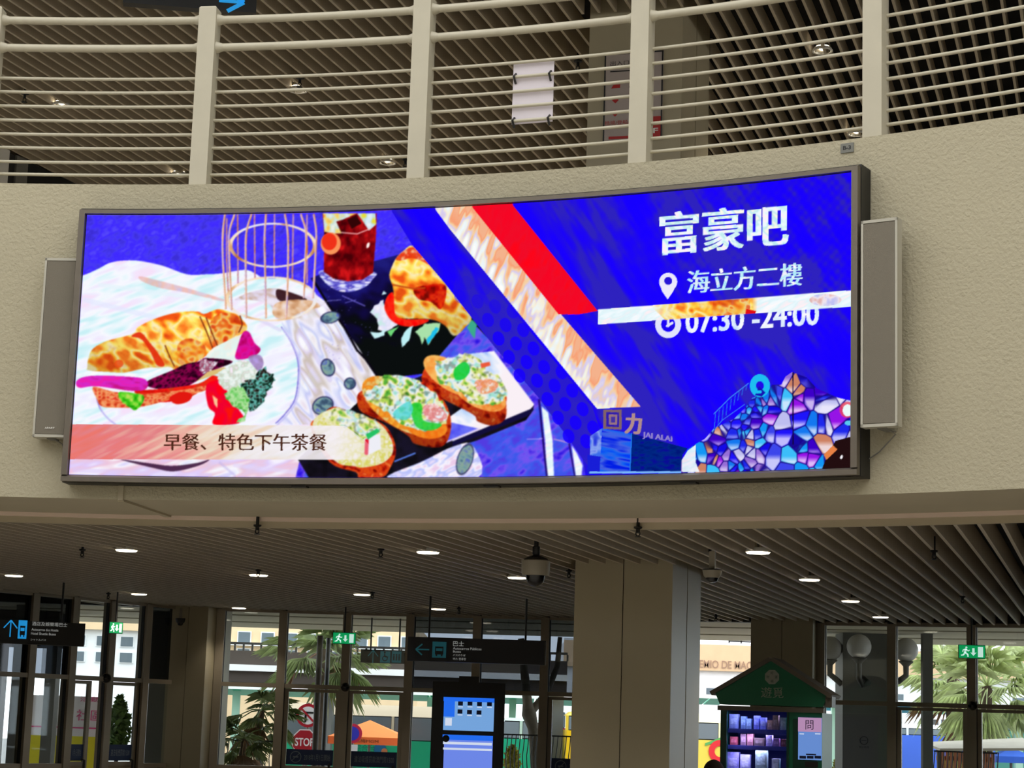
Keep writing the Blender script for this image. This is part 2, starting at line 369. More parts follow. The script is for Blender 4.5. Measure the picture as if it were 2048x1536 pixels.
def inside(x, y, pts):
    m = np.zeros(x.shape, bool); n = len(pts)
    for i in range(n):
        x0, y0 = pts[i]; x1, y1 = pts[(i+1) % n]
        if y0 == y1: continue
        m ^= ((y0 > y) != (y1 > y)) & (x < (x1-x0)*(y-y0)/(y1-y0)+x0)
    return m
def rough(pts, amp, seed=0, step=6):
    r = np.random.default_rng(seed); out = []
    for i in range(len(pts)):
        a = np.array(pts[i], float); b = np.array(pts[(i+1) % len(pts)], float); k = max(1, int(np.linalg.norm(b-a)/step))
        for j in range(k): out.append(tuple(a+(b-a)*j/k+r.normal(0, amp, 2)))
    return out
def smooth(pts, k=5):                                         # closed Catmull-Rom outline
    P = [np.array(p, float) for p in pts]; n = len(P); out = []
    for i in range(n):
        a, b, c, d = P[i-1], P[i], P[(i+1) % n], P[(i+2) % n]
        for j in range(k):
            t = j/k; out.append(tuple(.5*(2*b+(c-a)*t+(2*a-5*b+4*c-d)*t*t+(3*b-a-3*c+d)*t**3)))
    return out
def poly(pts, col, alpha=1.0, sm=False, rg=0, seed=0, sh=None):
    if sm: pts = smooth(pts)
    if rg: pts = rough(pts, rg, seed)
    xs = [p[0] for p in pts]; ys = [p[1] for p in pts]; wd = window(min(xs), max(xs), min(ys), max(ys))
    if wd is None: return
    if sh:
        base = col if callable(col) else (lambda x, y, c=col: np.broadcast_to(np.array(c, np.float32)/255, (len(x), 3)))
        dx, dy, k = sh; pr = [p[0]*dx+p[1]*dy for p in pts]; lo_, hi_ = min(pr), max(pr)
        col = lambda x, y: np.clip(base(x, y)*(1.06-k*np.clip((x*dx+y*dy-lo_)/(hi_-lo_), 0, 1)**1.6)[:, None], 0, 1)
    put(wd, inside(PX[wd], PY[wd], pts), col, alpha)
def ell(cx, cy, rx, ry, col, deg=0, alpha=1.0, wid=None):
    R = max(rx, ry)+3; wd = window(cx-R, cx+R, cy-R, cy+R)
    if wd is None: return
    a = math.radians(deg); x = PX[wd]-cx; y = PY[wd]-cy; X = x*math.cos(a)+y*math.sin(a); Y = -x*math.sin(a)+y*math.cos(a)
    q = np.hypot(X/rx, Y/ry); put(wd, q < 1 if wid is None else np.abs(q-1)*min(rx, ry)**.5*max(rx, ry)**.5 < wid, col, alpha)
def line(pts, wid, col, alpha=1.0):
    for (x0, y0), (x1, y1) in zip(pts[:-1], pts[1:]):
        wd = window(min(x0, x1)-wid, max(x0, x1)+wid, min(y0, y1)-wid, max(y0, y1)+wid)
        if wd is None: continue
        x = PX[wd]; y = PY[wd]; L2 = (x1-x0)**2+(y1-y0)**2+1e-6; t = np.clip(((x-x0)*(x1-x0)+(y-y0)*(y1-y0))/L2, 0, 1)
        put(wd, np.hypot(x-x0-t*(x1-x0), y-y0-t*(y1-y0)) < wid/2, col, alpha)
def curve(pts, k=8):
    P = [np.array(p, float) for p in pts]; P = [2*P[0]-P[1]]+P+[2*P[-1]-P[-2]]; out = []
    for i in range(1, len(P)-2):
        a, b, c, d = P[i-1:i+3]
        for j in range(k): t = j/k; out.append(tuple(.5*(2*b+(c-a)*t+(2*a-5*b+4*c-d)*t*t+(3*b-a-3*c+d)*t**3)))
    return out+[tuple(P[-2])]
def text(s, o, wv, hv, col, fat=(0, 0)):                       # o: lower left, wv / hv: width and height vectors, fat: stroke widening
    v, t, _ = glyphs(s); q = np.array(o)+np.outer(v[:, 0], wv)+np.outer(v[:, 1], hv)
    wd = window(q[:, 0].min(), q[:, 0].max(), q[:, 1].min(), q[:, 1].max()); x = PX[wd]; y = PY[wd]; m = np.zeros(x.shape, bool)
    for tri in t:
        A, B, C = q[tri]; lo = np.minimum(np.minimum(A, B), C); hi = np.maximum(np.maximum(A, B), C)
        s2 = window(lo[0], hi[0], lo[1], hi[1])
        if s2 is None: continue
        r0 = max(s2[0].start, wd[0].start); r1 = min(s2[0].stop, wd[0].stop)
        cx = np.where((PXc >= lo[0]-30) & (PXc <= hi[0]+30))[0]
        if len(cx) == 0 or r1 <= r0: continue
        c0 = max(cx[0], wd[1].start); c1 = min(cx[-1]+1, wd[1].stop)
        X = PX[r0:r1, c0:c1]; Y = PY[r0:r1, c0:c1]
        d = (B[0]-A[0])*(C[1]-A[1])-(C[0]-A[0])*(B[1]-A[1])
        if abs(d) < 1e-9: continue
        u = ((X-A[0])*(C[1]-A[1])-(C[0]-A[0])*(Y-A[1]))/d; v_ = ((B[0]-A[0])*(Y-A[1])-(X-A[0])*(B[1]-A[1]))/d
        m[r0-wd[0].start:r1-wd[0].start, c0-wd[1].start:c1-wd[1].start] |= (u >= -.01) & (v_ >= -.01) & (u+v_ <= 1.01)
    for ax, k in ((1, fat[0]), (0, fat[1])):
        mm = m.copy()
        for q in range(1, k+1): mm |= np.roll(m, q, ax) | np.roll(m, -q, ax)
        m = mm
    put(wd, m, col)
W_CLOTH = N([(246, 226, 250), (240, 238, 255), (248, 249, 255), (226, 246, 252), (200, 240, 246)], 46, 11, -20, 3, 2)
W_PURE = N([(255, 250, 252), (240, 250, 255), (222, 245, 250), (255, 240, 245)], 26, 7, -25, 5)
GOLD = N([(196, 36, 8), (226, 70, 14), (238, 120, 30), (244, 180, 60), (232, 200, 130), (236, 110, 30), (214, 50, 14)], 16, 13, 20, 8, 2)
_g2 = N([(226, 80, 20), (246, 140, 34), (252, 204, 70), (238, 226, 180), (248, 222, 100), (248, 176, 66), (240, 120, 34)], 26, 17, 30, 9, 2)
_g3 = N([(210, 150, 110), (255, 255, 255), (255, 250, 235)], 7, 5, 30, 10, 2)
GOLD2 = lambda x, y: np.clip(_g2(x, y)*(.74+.30*_g3(x, y)), 0, 1)
CRUST = N([(120, 10, 5), (190, 30, 10), (225, 80, 20), (205, 50, 20), (235, 120, 50)], 14, 8, 30, 12, 3)
_sal = N([(90, 176, 60), (190, 214, 90), (232, 232, 170), (240, 241, 234), (222, 232, 240), (150, 224, 216), (226, 226, 150)], 14, 11, 30, 15, 2)
_sal2 = N([(40, 70, 40), (255, 255, 255), (255, 255, 255), (255, 255, 250)], 5, 5, 0, 17, 1)
SALAD = lambda x, y: _sal(x, y)*(.6+.4*_sal2(x, y))
# backdrop
poly([(100, 300), (1800, 300), (1800, 1000), (100, 1000)], N([(60, 46, 214), (72, 58, 246), (62, 40, 255), (84, 70, 250)], 16, 9, -30, 1, 3))
# tablecloth and its folds
cloth_top = [(130, 560), (167, 551), (199, 537), (218, 527), (242, 522), (277, 522), (326, 532), (374, 549), (413, 549), (445, 547), (490, 540), (512, 548), (530, 557), (580, 558), (612, 575), (660, 610)]
poly(curve(cloth_top, 4)+[(700, 655), (760, 756), (720, 800), (680, 860), (625, 960), (130, 960)], W_CLOTH)
poly([(280, 553), (320, 562), (380, 578), (445, 598), (440, 602), (370, 585), (320, 576), (285, 563)], N([(225, 190, 215), (240, 170, 150), (190, 180, 230)], 20), .7, True)
poly([(470, 600), (500, 585), (550, 577), (600, 590), (645, 602), (640, 614), (560, 640), (540, 610), (500, 600)], N([(238, 232, 246), (225, 215, 235), (200, 170, 150)], 18, 10, 20, 4), 1, True)
poly([(553, 580), (575, 583), (610, 596), (608, 602), (560, 602)], (45, 12, 18), .9, True)
poly([(555, 605), (615, 600), (640, 615), (590, 640), (548, 632)], N([(200, 140, 90), (232, 190, 150), (240, 222, 215)], 14, 9, 10, 6), .9, True)
for k, (pts, c) in enumerate([([(600, 640), (640, 650), (690, 690), (730, 745), (722, 770), (680, 720), (640, 690)], (215, 195, 185)), ([(606, 700), (640, 660), (650, 680), (618, 745), (604, 770)], (190, 165, 140)),
        ([(620, 780), (660, 790), (640, 830), (585, 846), (580, 830)], (205, 185, 235)), ([(660, 650), (700, 680), (735, 740), (745, 760), (700, 720)], (190, 180, 235)), ([(615, 650), (630, 648), (690, 720), (715, 770), (700, 765), (660, 715)], (225, 245, 255))]):
    poly(pts, c, .75, True)
# soft creases of the cloth
FOLD = N([(252, 251, 255), (226, 216, 246), (206, 192, 182), (244, 240, 255), (196, 202, 246), (250, 250, 255), (232, 214, 226)], 70, 17, 56, 90, 2)
poly([(563, 645), (600, 625), (650, 612), (700, 660), (760, 757), (720, 800), (660, 850), (552, 848), (591, 795), (597, 732), (585, 690)], FOLD, .9)
poly([(134, 916), (600, 916), (622, 960), (134, 960)], N([(246, 240, 255), (222, 200, 250), (236, 190, 214), (250, 248, 255), (212, 206, 250)], 60, 15, -15, 91, 2), .85)
for x0, y0, x1, y1, wd_, c, al in ((170, 600, 330, 640, 10, (226, 232, 255), .6), (200, 570, 420, 600, 8, (230, 244, 252), .7), (520, 640, 560, 660, 7, (216, 210, 245), .6), (600, 660, 660, 760, 9, (206, 196, 240), .5), (690, 700, 730, 770, 8, (236, 226, 216), .6), (150, 940, 420, 950, 9, (222, 205, 250), .6), (470, 930, 600, 945, 8, (226, 214, 250), .6), (440, 925, 470, 950, 5, (190, 180, 235), .5)):
    line([(x0, y0), (x1, y1)], wd_, c, al)
# dinner plate
for pts in ([(563, 654), (585, 690), (597, 732), (591, 795), (570, 828), (552, 846)], [(190, 780), (200, 815), (215, 835), (232, 848)]):
    line(curve(pts), 2.2, (120, 110, 215))
    line(curve([(x+3, y+3) for x, y in pts]), 3.5, (200, 195, 245), .7)
poly([(240, 918), (300, 926), (345, 931), (395, 925), (420, 918), (400, 930), (350, 942), (310, 936)], (60, 25, 60), .9, True)
# slate boards
poly([(621, 557), (643, 548), (751, 522), (800, 509), (850, 500), (1000, 695), (880, 712), (850, 747), (758, 758), (720, 700), (689, 655), (658, 611)], lambda x, y: ramp(np.clip((y-510)/170+noise(x, y, 30, 18, 20, 21)*.5-.25+(x-760)/600, 0, 1), [(30, 28, 120), (22, 16, 96), (16, 10, 60), (10, 10, 22), (10, 14, 14)]))
line([(630, 566), (658, 611), (689, 655), (714, 700), (732, 719), (758, 757)], 5, (12, 8, 20))
for k in range(60):
    x = rng.uniform(650, 760); y = rng.uniform(575, 720)
    if y > 600+(x-650)*1.15-60: ell(x, y, .8, .8, (120, 110, 215), alpha=.8)
line([(655, 602), (682, 600)], 1.4, (120, 115, 200)); line([(685, 592), (730, 612)], 1.8, (120, 110, 220)); line([(690, 606), (712, 600)], 1.2, (110, 105, 210))
# table, white board and shadows to the right
poly([(940, 640), (1100, 800), (1170, 960), (590, 960), (600, 918), (720, 800), (850, 745)], N([(82, 60, 225), (60, 90, 235), (118, 84, 240), (44, 20, 225)], 26, 14, -35, 30, 3))
poly([(596, 918), (720, 800), (860, 745), (1000, 800), (1068, 818), (1052, 840), (955, 880), (880, 905), (775, 955), (621, 960)], N([(8, 8, 12), (18, 15, 24), (24, 20, 40)], 20))
poly([(880, 714), (988, 702), (1068, 808), (1063, 817), (905, 882), (890, 840), (960, 790)], lambda x, y: ramp(np.clip((x-880)/150-(760-y)/260+noise(x, y, 30, 14, 40, 33)*.5-.1, 0, 1), [(84, 70, 232), (96, 110, 250), (190, 215, 250), (248, 246, 252), (250, 240, 246)]))
poly([(1068, 810), (1066, 820), (1055, 832), (905, 892), (905, 882), (1060, 818)], (18, 14, 60))
poly([(892, 842), (958, 857), (905, 880), (885, 885)], N([(80, 80, 240), (120, 130, 250)], 12)); line([(892, 884), (958, 857)], 3, (215, 200, 245))
line([(790, 922), (830, 906)], 3, (90, 130, 235))
poly([(775, 957), (850, 920), (905, 893), (945, 890), (953, 957)], N([(230, 220, 250), (180, 190, 250), (250, 246, 255), (236, 205, 235)], 18, 8, -30, 36), 1, True)
poly([(1083, 812), (1096, 825), (1105, 880), (1108, 955), (1094, 955), (1090, 880)], W_PURE); line([(1078, 800), (1086, 880), (1094, 955)], 4, (26, 6, 110))
poly([(1143, 890), (1153, 905), (1165, 930), (1162, 955), (1152, 955)], W_PURE); line([(1137, 880), (1150, 955)], 3, (26, 6, 110))
line([(1054, 878), (1084, 877)], 1.6, (190, 170, 250)); line([(1108, 878), (1138, 885)], 1.8, (240, 170, 210))
# grey-green petals
for x, y, a, b, dg in ((661, 635, 19, 11, -12), (656, 735, 13, 17, -20), (700, 767, 11, 11, 20), (646, 811, 21, 17, -25), (930, 918, 15, 31, 18)):
    ell(x, y, a, b, N([(60, 84, 110), (110, 150, 165), (140, 170, 150), (90, 110, 190)], 12, 8, 30, int(x)), dg); ell(x, y, a, b, (40, 40, 90), dg, .8, 1.4)
# bird cage
def cg(px, py): return (430+px/5.486, 420+py/5.486)
for pts in ([(250, 55), (255, 830)], [(435, 55), (440, 760)], [(655, 55), (650, 745)], [(860, 55), (850, 765)], [(1010, 55), (1012, 800)], [(130, 100), (130, 560), (150, 960)]):
    line([cg(*p) for p in pts], 3, N([(205, 120, 110), (196, 150, 190), (210, 120, 60)], 4, 20))
for cx, cy, rx, ry in ((545.7, 491, 84, 43), (542.5, 598, 88, 43)):
    ell(cx, cy, rx, ry, N([(190, 120, 60), (250, 225, 190), (235, 235, 245)], 30), 0, 1, 2.6)
for pts in ([(110, 55), (88, 260), (88, 520), (120, 1080)], [(215, 55), (160, 250), (160, 560), (185, 1090)], [(400, 55), (345, 260), (338, 600), (345, 1180)], [(560, 55), (545, 320), (552, 700), (560, 1180)], [(770, 55), (802, 300), (800, 700), (782, 1190)], [(945, 55), (998, 250), (990, 600), (975, 960)], [(1085, 55), (1112, 250), (1100, 560), (1078, 960)]):
    c = [cg(*p) for p in pts]; line(curve(c), 4, N([(200, 120, 70), (232, 170, 120), (170, 140, 190)], 5, 26)); line(curve([(x-1, y) for x, y in c]), 1.3, (245, 225, 235))
# glass of red drink with ice and citrus
poly([cg(*p) for p in [(1175, 660), (1195, 780), (1330, 880), (1480, 900), (1640, 850), (1725, 770), (1735, 680)]], N([(232, 236, 255), (150, 150, 235), (70, 60, 190), (245, 240, 255)], 14, 5, 0, 40), 1, True)
poly([cg(*p) for p in [(1180, 40), (1198, 250), (1195, 680), (1300, 755), (1460, 785), (1620, 765), (1735, 690), (1770, 260), (1775, 40)]], N([(70, 0, 6), (120, 2, 10), (150, 8, 14), (210, 20, 24)], 12, 16, 0, 41, 3))
poly([cg(*p) for p in [(1185, 40), (1560, 40), (1400, 110), (1330, 130), (1390, 260), (1300, 260), (1200, 240)]], N([(240, 240, 225), (200, 225, 225), (245, 215, 110), (235, 150, 60)], 9, 12, 0, 42))
poly([cg(*p) for p in [(1560, 40), (1760, 40), (1770, 160), (1690, 230), (1620, 120)]], N([(245, 245, 250), (190, 225, 240), (230, 220, 60)], 9, 12, 0, 43))
ell(*cg(1270, 370), 20, 22, (250, 150, 90)); ell(*cg(1255, 350), 15, 17, (240, 50, 25)); line([cg(1390, 250), cg(1560, 265), cg(1700, 210)], 2, (245, 190, 190))
poly([cg(*p) for p in [(1450, 110), (1550, 60), (1610, 150), (1500, 210)]], (50, 4, 6)); ell(*cg(1680, 390), 3, 6, (255, 240, 235), 20)
# croissant sandwich on the plate
def sw(px, py): return (140+px/4.876, 640+py/4.876)
poly([(175, 735), (178, 715), (187, 697), (214, 682), (265, 668), (277, 654), (312, 637), (355, 625), (394, 623), (409, 628), (433, 619), (452, 621), (476, 630), (492, 648), (494, 659), (484, 668), (440, 690), (400, 720), (355, 738), (300, 735), (242, 746), (181, 741)], GOLD2, 1, True, sh=(-.3, 1, .22))
poly([sw(*p) for p in [(1380, 0), (1480, -70), (1600, -60), (1720, 40), (1700, 100), (1550, 190), (1390, 270), (1370, 120)]], GOLD, .85, True)
poly([sw(*p) for p in [(600, 160), (690, 120), (780, 220), (860, 320), (925, 440), (850, 440), (790, 320), (700, 190)]], (226, 40, 12), .9, True)
poly([sw(*p) for p in [(1050, 250), (1160, 180), (1300, 230), (1320, 330), (1200, 430), (1080, 440)]], GOLD, .8, True)
ell(*sw(480, 425), 9, 8, (235, 70, 20), 0, .8)
for pts in ([(1270, -30), (1340, 130), (1395, 280)], [(1330, -20), (1400, 160), (1440, 250)], [(930, 250), (980, 370), (1020, 450)], [(1660, -40), (1680, 40), (1650, 120)]):
    line(curve([sw(*p) for p in pts]), 2.4, (120, 40, 15))
poly([sw(*p) for p in [(1400, 270), (1560, 190), (1710, 120), (1650, 250), (1600, 400), (1320, 390), (1340, 330)]], N([(250, 245, 235), (225, 245, 240), (240, 235, 225)], 12), 1)
poly([sw(*p) for p in [(190, 500), (700, 520), (930, 460), (1010, 490), (880, 610), (720, 590), (400, 545), (150, 560)]], W_PURE, 1, True)
poly([sw(*p) for p in [(1640, 250), (1690, 120), (1750, 120), (1800, 220), (1860, 290), (1780, 360), (1620, 380)]], N([(230, 0, 120), (215, 20, 160), (180, 0, 90)], 12), 1, True)
poly([sw(*p) for p in [(750, 600), (1000, 490), (1130, 430), (1270, 400), (1330, 370), (1590, 405), (1380, 500), (1230, 600), (1050, 680), (800, 660)]], N([(30, 0, 18), (90, 0, 50), (150, 5, 80), (50, 8, 30)], 10, 6, -35, 50), 1, True)
poly([sw(*p) for p in [(1230, 600), (1560, 480), (1500, 460), (1350, 500)]], (220, 190, 120))
poly([sw(*p) for p in [(1250, 470), (1300, 360), (1350, 400), (1440, 410), (1380, 490), (1300, 520)]], N([(235, 240, 250), (150, 60, 90), (200, 235, 240)], 5), 1, False, 1.5, 3)
poly([sw(*p) for p in [(640, 690), (900, 670), (1250, 620), (1400, 540), (1480, 600), (1330, 660), (1150, 760), (900, 800), (700, 740)]], N([(215, 20, 10), (250, 30, 20), (200, 60, 20)], 9), 1, True)
poly([sw(*p) for p in [(230, 650), (440, 700), (720, 720), (1100, 680), (1320, 640), (1310, 690), (960, 780), (700, 845), (450, 855), (310, 840), (260, 760)]], N([(200, 50, 25), (235, 110, 60), (245, 170, 110), (225, 60, 40)], 8, 5, 0, 52), 1, True)
poly([sw(*p) for p in [(490, 700), (720, 735), (700, 820), (640, 880), (560, 830), (500, 790)]], N([(30, 160, 10), (90, 215, 40), (190, 220, 90)], 8), 1, True, .8)
poly([sw(*p) for p in [(970, 760), (1080, 700), (1190, 720), (1160, 790), (1040, 820)]], (226, 24, 16), 1, True)
poly([sw(*p) for p in [(70, 590), (200, 545), (550, 550), (740, 580), (745, 670), (600, 690), (260, 645), (90, 660)]], N([(235, 30, 170), (215, 40, 200), (200, 20, 130)], 20, 6, 5, 54), 1, True)
poly([sw(*p) for p in [(1330, 640), (1450, 590), (1540, 700), (1640, 860), (1700, 960), (1620, 1012), (1400, 1016), (1415, 910), (1350, 840)]], N([(255, 0, 20), (240, 0, 50), (250, 20, 10)], 20), 1, True)
poly([sw(*p) for p in [(1390, 730), (1440, 770), (1440, 860), (1410, 820)]], (250, 200, 150))
poly([sw(*p) for p in [(1450, 510), (1600, 430), (1740, 390), (1840, 530), (1700, 640), (1560, 690), (1450, 610)]], N([(245, 245, 240), (225, 240, 235), (200, 210, 190), (250, 235, 250)], 6), 1, True, 1.5)
poly([sw(*p) for p in [(1740, 360), (1850, 340), (1890, 420), (1850, 500), (1790, 450)]], N([(150, 120, 170), (180, 150, 230)], 9), .9, True)
poly([sw(*p) for p in [(1680, 620), (1800, 560), (1860, 490), (1920, 480), (2000, 580), (1940, 680), (1890, 780), (1780, 880), (1720, 760)]], N([(10, 26, 22), (30, 60, 45), (110, 215, 205), (60, 40, 40), (20, 30, 20)], 6), 1, True, 2.5, 4)
poly([sw(*p) for p in [(1510, 730), (1640, 640), (1740, 740), (1750, 850), (1700, 980), (1620, 1000), (1700, 900), (1590, 840)]], N([(110, 205, 100), (190, 230, 170), (60, 170, 50)], 8), 1, True, 1.5, 5)
# croissant burger on the slate
def cr(px, py): return (740+px/6.4, 470+py/6.4)
poly([cr(*p) for p in [(250, 540), (270, 430), (340, 290), (430, 205), (540, 140), (680, 290), (820, 450), (960, 620), (1150, 850), (1300, 1060), (1210, 1190), (1110, 1285), (1040, 1270), (960, 1160), (780, 1080), (430, 1070), (320, 1030), (300, 700)]], GOLD2, 1, True, sh=(.2, 1, .25))
poly([cr(*p) for p in [(330, 310), (430, 210), (560, 160), (700, 300), (780, 400), (650, 330), (520, 300), (400, 330)]], N([(235, 60, 10), (225, 40, 20), (245, 170, 130)], 7), .85, True)
poly([cr(*p) for p in [(560, 690), (760, 640), (960, 640), (970, 800), (900, 950), (780, 860), (620, 820)]], N([(110, 0, 0), (200, 10, 5), (235, 60, 10)], 9), .95, True)
line([cr(300, 640), cr(560, 690), cr(700, 680)], 3, (190, 70, 20))
poly([cr(*p) for p in [(0, 990), (60, 900), (180, 830), (220, 1000), (360, 1150), (200, 1240), (110, 1200), (80, 1060)]], N([(245, 240, 250), (225, 225, 250), (200, 235, 230)], 8), 1, False, 1.2)
poly([cr(*p) for p in [(185, 930), (220, 790), (300, 745), (320, 1000), (430, 1075), (740, 1080), (700, 1130), (560, 1170), (400, 1160), (260, 1080)]], N([(250, 5, 5), (255, 40, 20), (230, 20, 10)], 12), 1, True)
for pts, c in (([(0, 1240), (100, 1250), (210, 1210), (190, 1290), (60, 1320)], (200, 240, 245)), ([(220, 1235), (380, 1160), (270, 1305)], (110, 215, 120)), ([(400, 1320), (460, 1210), (560, 1160), (500, 1345), (415, 1440)], (190, 240, 245)),
        ([(575, 1240), (700, 1140), (900, 1125), (890, 1210), (745, 1410), (700, 1300), (665, 1405), (630, 1300)], (170, 225, 170)), ([(740, 1400), (720, 1340), (850, 1180), (890, 1200)], (30, 190, 235)), ([(1240, 1190), (1300, 1080), (1375, 1150), (1340, 1325)], (60, 170, 140)), ([(150, 770), (170, 715), (220, 750)], (200, 235, 245))):
    poly([cr(*p) for p in pts], c, 1, False, .8)
# three toasts
def ta(px, py): return (580+px/4.876, 680+py/4.876)
def tb(px, py): return (840+px/5.39, 690+py/5.39)
poly([tb(*p) for p in [(20, 330), (80, 210), (180, 170), (320, 260), (620, 360), (900, 480), (930, 640), (915, 800), (780, 865), (620, 820), (560, 740), (130, 520), (40, 430)]], CRUST, 1, True, sh=(-.3, 1, .35))
ell(*tb(330, 330), 62, 28, N([(250, 190, 100), (245, 150, 60)], 8), 33); ell(*tb(640, 520), 58, 28, N([(250, 190, 100), (235, 120, 40)], 8), 27)
poly([tb(*p) for p in [(170, 190), (300, 140), (430, 100), (600, 130), (720, 260), (860, 350), (935, 500), (880, 620), (760, 640), (560, 620), (440, 500), (200, 400)]], SALAD, 1, True, 2, 6)
poly([tb(*p) for p in [(370, 260), (480, 180), (540, 260), (480, 360), (380, 370)]], (20, 205, 60), .9, True)
poly([tb(*p) for p in [(590, 400), (720, 360), (840, 410), (800, 500), (650, 520)]], N([(235, 190, 215), (240, 130, 70), (245, 240, 245)], 7), .9, True)
poly([tb(*p) for p in [(650, 200), (750, 180), (760, 220), (660, 250)]], (235, 90, 60))
poly([ta(*p) for p in [(655, 570), (690, 500), (800, 480), (1100, 380), (1330, 430), (1500, 590), (1570, 780), (1545, 960), (1450, 1045), (1220, 1010), (1150, 930), (950, 810), (700, 700)]], CRUST, 1, True, sh=(-.3, 1, .35))
ell(*ta(1080, 640), 88, 42, N([(250, 180, 60), (235, 130, 30), (225, 215, 140)], 9), 33)
ell(*ta(1330, 840), 42, 24, N([(245, 150, 40), (240, 110, 20)], 9), 10)
poly([ta(*p) for p in [(720, 530), (860, 430), (960, 340), (1180, 370), (1350, 470), (1480, 600), (1540, 740), (1480, 840), (1280, 880), (1100, 820), (950, 700), (780, 600)]], SALAD, 1, True, 2, 7)
poly([ta(*p) for p in [(1180, 640), (1280, 620), (1300, 780), (1480, 820), (1380, 880), (1230, 840)]], (30, 205, 50), .85, True)
poly([ta(*p) for p in [(1000, 720), (1150, 600), (1200, 680), (1130, 780)]], (80, 215, 215), .8, True)
poly([ta(*p) for p in [(1300, 650), (1420, 620), (1530, 720), (1500, 790), (1340, 770)]], N([(250, 225, 225), (225, 120, 120), (240, 240, 250)], 7), .95, True)
poly([ta(*p) for p in [(200, 850), (300, 740), (420, 650), (600, 700), (860, 790), (980, 900), (1035, 1080), (980, 1240), (900, 1335), (680, 1340), (640, 1285), (390, 1190)]], CRUST, 1, True)
poly([ta(*p) for p in [(220, 820), (430, 660), (600, 710), (860, 800), (985, 960), (1000, 1100), (900, 1200), (720, 1240), (640, 1230), (430, 1170)]], N([(225, 220, 150), (235, 230, 200), (215, 210, 90), (240, 235, 225)], 9), 1, True)
poly([ta(*p) for p in [(330, 740), (440, 660), (620, 690), (840, 790), (880, 880), (760, 960), (640, 930), (560, 850), (400, 800)]], SALAD, .9, True, 2, 8)
poly([ta(*p) for p in [(720, 960), (880, 910), (890, 1060), (760, 1120)]], (238, 238, 246)); line([ta(750, 980), ta(745, 1100)], 8, (225, 25, 50))
poly([ta(*p) for p in [(740, 920), (850, 860), (880, 890), (760, 970)]], (20, 190, 90), .9)
# the camera picture is soft
def blur(k):
    for ax in (0, 1):
        acc = IMG.copy()
        for q in range(1, k+1): acc += np.roll(IMG, q, ax)+np.roll(IMG, -q, ax)
        IMG[:] = acc/(2*k+1)
blur(1); blur(2)
# caption ribbon
poly([(130, 848), (690, 851), (730, 880), (765, 919), (130, 918)], lambda x, y: ramp(np.clip((x-140)/520+noise(x, y, 50, 8, -25, 60)*.3-.15, 0, 1), [(235, 110, 100), (228, 120, 125), (235, 165, 150), (236, 215, 190), (238, 232, 232), (246, 240, 248)]), lambda x, y: np.clip((775-x-(y-848)*.1)/110, 0, .93))
text('早餐、特色下午茶餐', (329, 900), (324, 1), (0, -33.5), (74, 38, 24), (1, 0))
# right half: moving blue with moire, ribbons, lettering
def bluefield(x, y):
    n = .45*noise(x, y, 60, 12, 58, 70, 2)+.7*noise(x, y, 170, 38, 56, 71, 2)-.2
    rip = .16*np.sin(x*.26)*np.sin(y*.30+x*.08)*np.clip((x-1250)/300, 0, 1)*np.clip((760-y)/200, 0, 1)
    ry = np.sin(np.arctan2(y-560, x-1080)*46+np.hypot(x-1080, y-560)*.02)*.10*np.clip((np.hypot(x-1080, y-560)-120)/160, 0, 1)
    m = np.clip(n*1.35+.14+rip+ry, 0, 1)
    return ramp(m, [(22, 0, 255), (26, 2, 252), (32, 12, 232), (46, 34, 190)])
poly([(778, 300), (784, 424), (824, 490), (890, 567), (942, 634), (990, 695), (1076, 794), (1137, 877), (1165, 918), (1178, 990), (1800, 990), (1800, 300)], bluefield)
band = [(905, 585), (990, 695), (1076, 794), (1137, 877), (1185, 945), (1200, 860), (1185, 815), (1000, 590), (925, 495)]
poly(band, N([(48, 38, 186), (40, 26, 206)], 30), lambda x, y: np.clip((y-540)/140, 0, .9))
for i in range(-12, 14):
    for j in range(-8, 10):
        cx_ = 1018+35*i+21*j; cy_ = 714+10*i+37*j; q = (cy_-540)/160
        if q > 0 and 890 < cx_ < 1200 and (cx_-900)*1.2-40 < (cy_-560)*1.0+60:
            if inside(np.array([cx_]), np.array([cy_]), [(890, 560), (985, 690), (1076, 794), (1137, 877), (1195, 960), (1215, 860), (1190, 815), (1000, 590), (915, 485)])[0]: ell(cx_, cy_, 11.5, 14.5, (22, 0, 255), -20, min(q, .85))
poly([(866, 405), (943, 405), (945, 416), (1120, 627), (1281, 813), (1194, 817), (900, 459), (872, 421)], lambda x, y: ramp(np.clip(noise(x, y, 10, 34, 20, 72, 2)*.8+((x-868)-(y-415)*.82-10)/160, 0, 1), [(255, 254, 252), (236, 246, 250), (248, 238, 214), (214, 204, 242), (247, 208, 160), (247, 160, 118), (244, 178, 140)]))
poly([(943, 405), (1022, 402), (1027, 413), (1195, 622), (1157, 629), (1117, 629), (945, 416)], N([(255, 4, 24), (240, 12, 40), (246, 6, 36)], 14, 30, 20, 74))
text('富豪吧', (1321, 511), (253, -21), (0, -84), N([(255, 240, 250), (235, 250, 255), (190, 235, 240), (255, 250, 235)], 16, 9, 40, 76), (4, 1))
text('海立方二樓', (1375, 588), (228, -17), (0, -46), N([(255, 250, 255), (170, 235, 250), (245, 240, 250)], 12, 9, 40, 77), (2, 0))
ell(1336, 564, 18, 18, (235, 232, 252)); poly([(1318.5, 567), (1353.5, 566), (1346, 583), (1335, 599), (1324, 583)], (238, 234, 252)); ell(1336, 562, 8, 8, (40, 20, 215))
ell(1336, 649, 20, 21, (225, 228, 252), 0, 1, 6); line([(1336, 652), (1336, 640)], 5, (225, 228, 252)); line([(1334, 652), (1344, 646)], 5, (225, 228, 252))
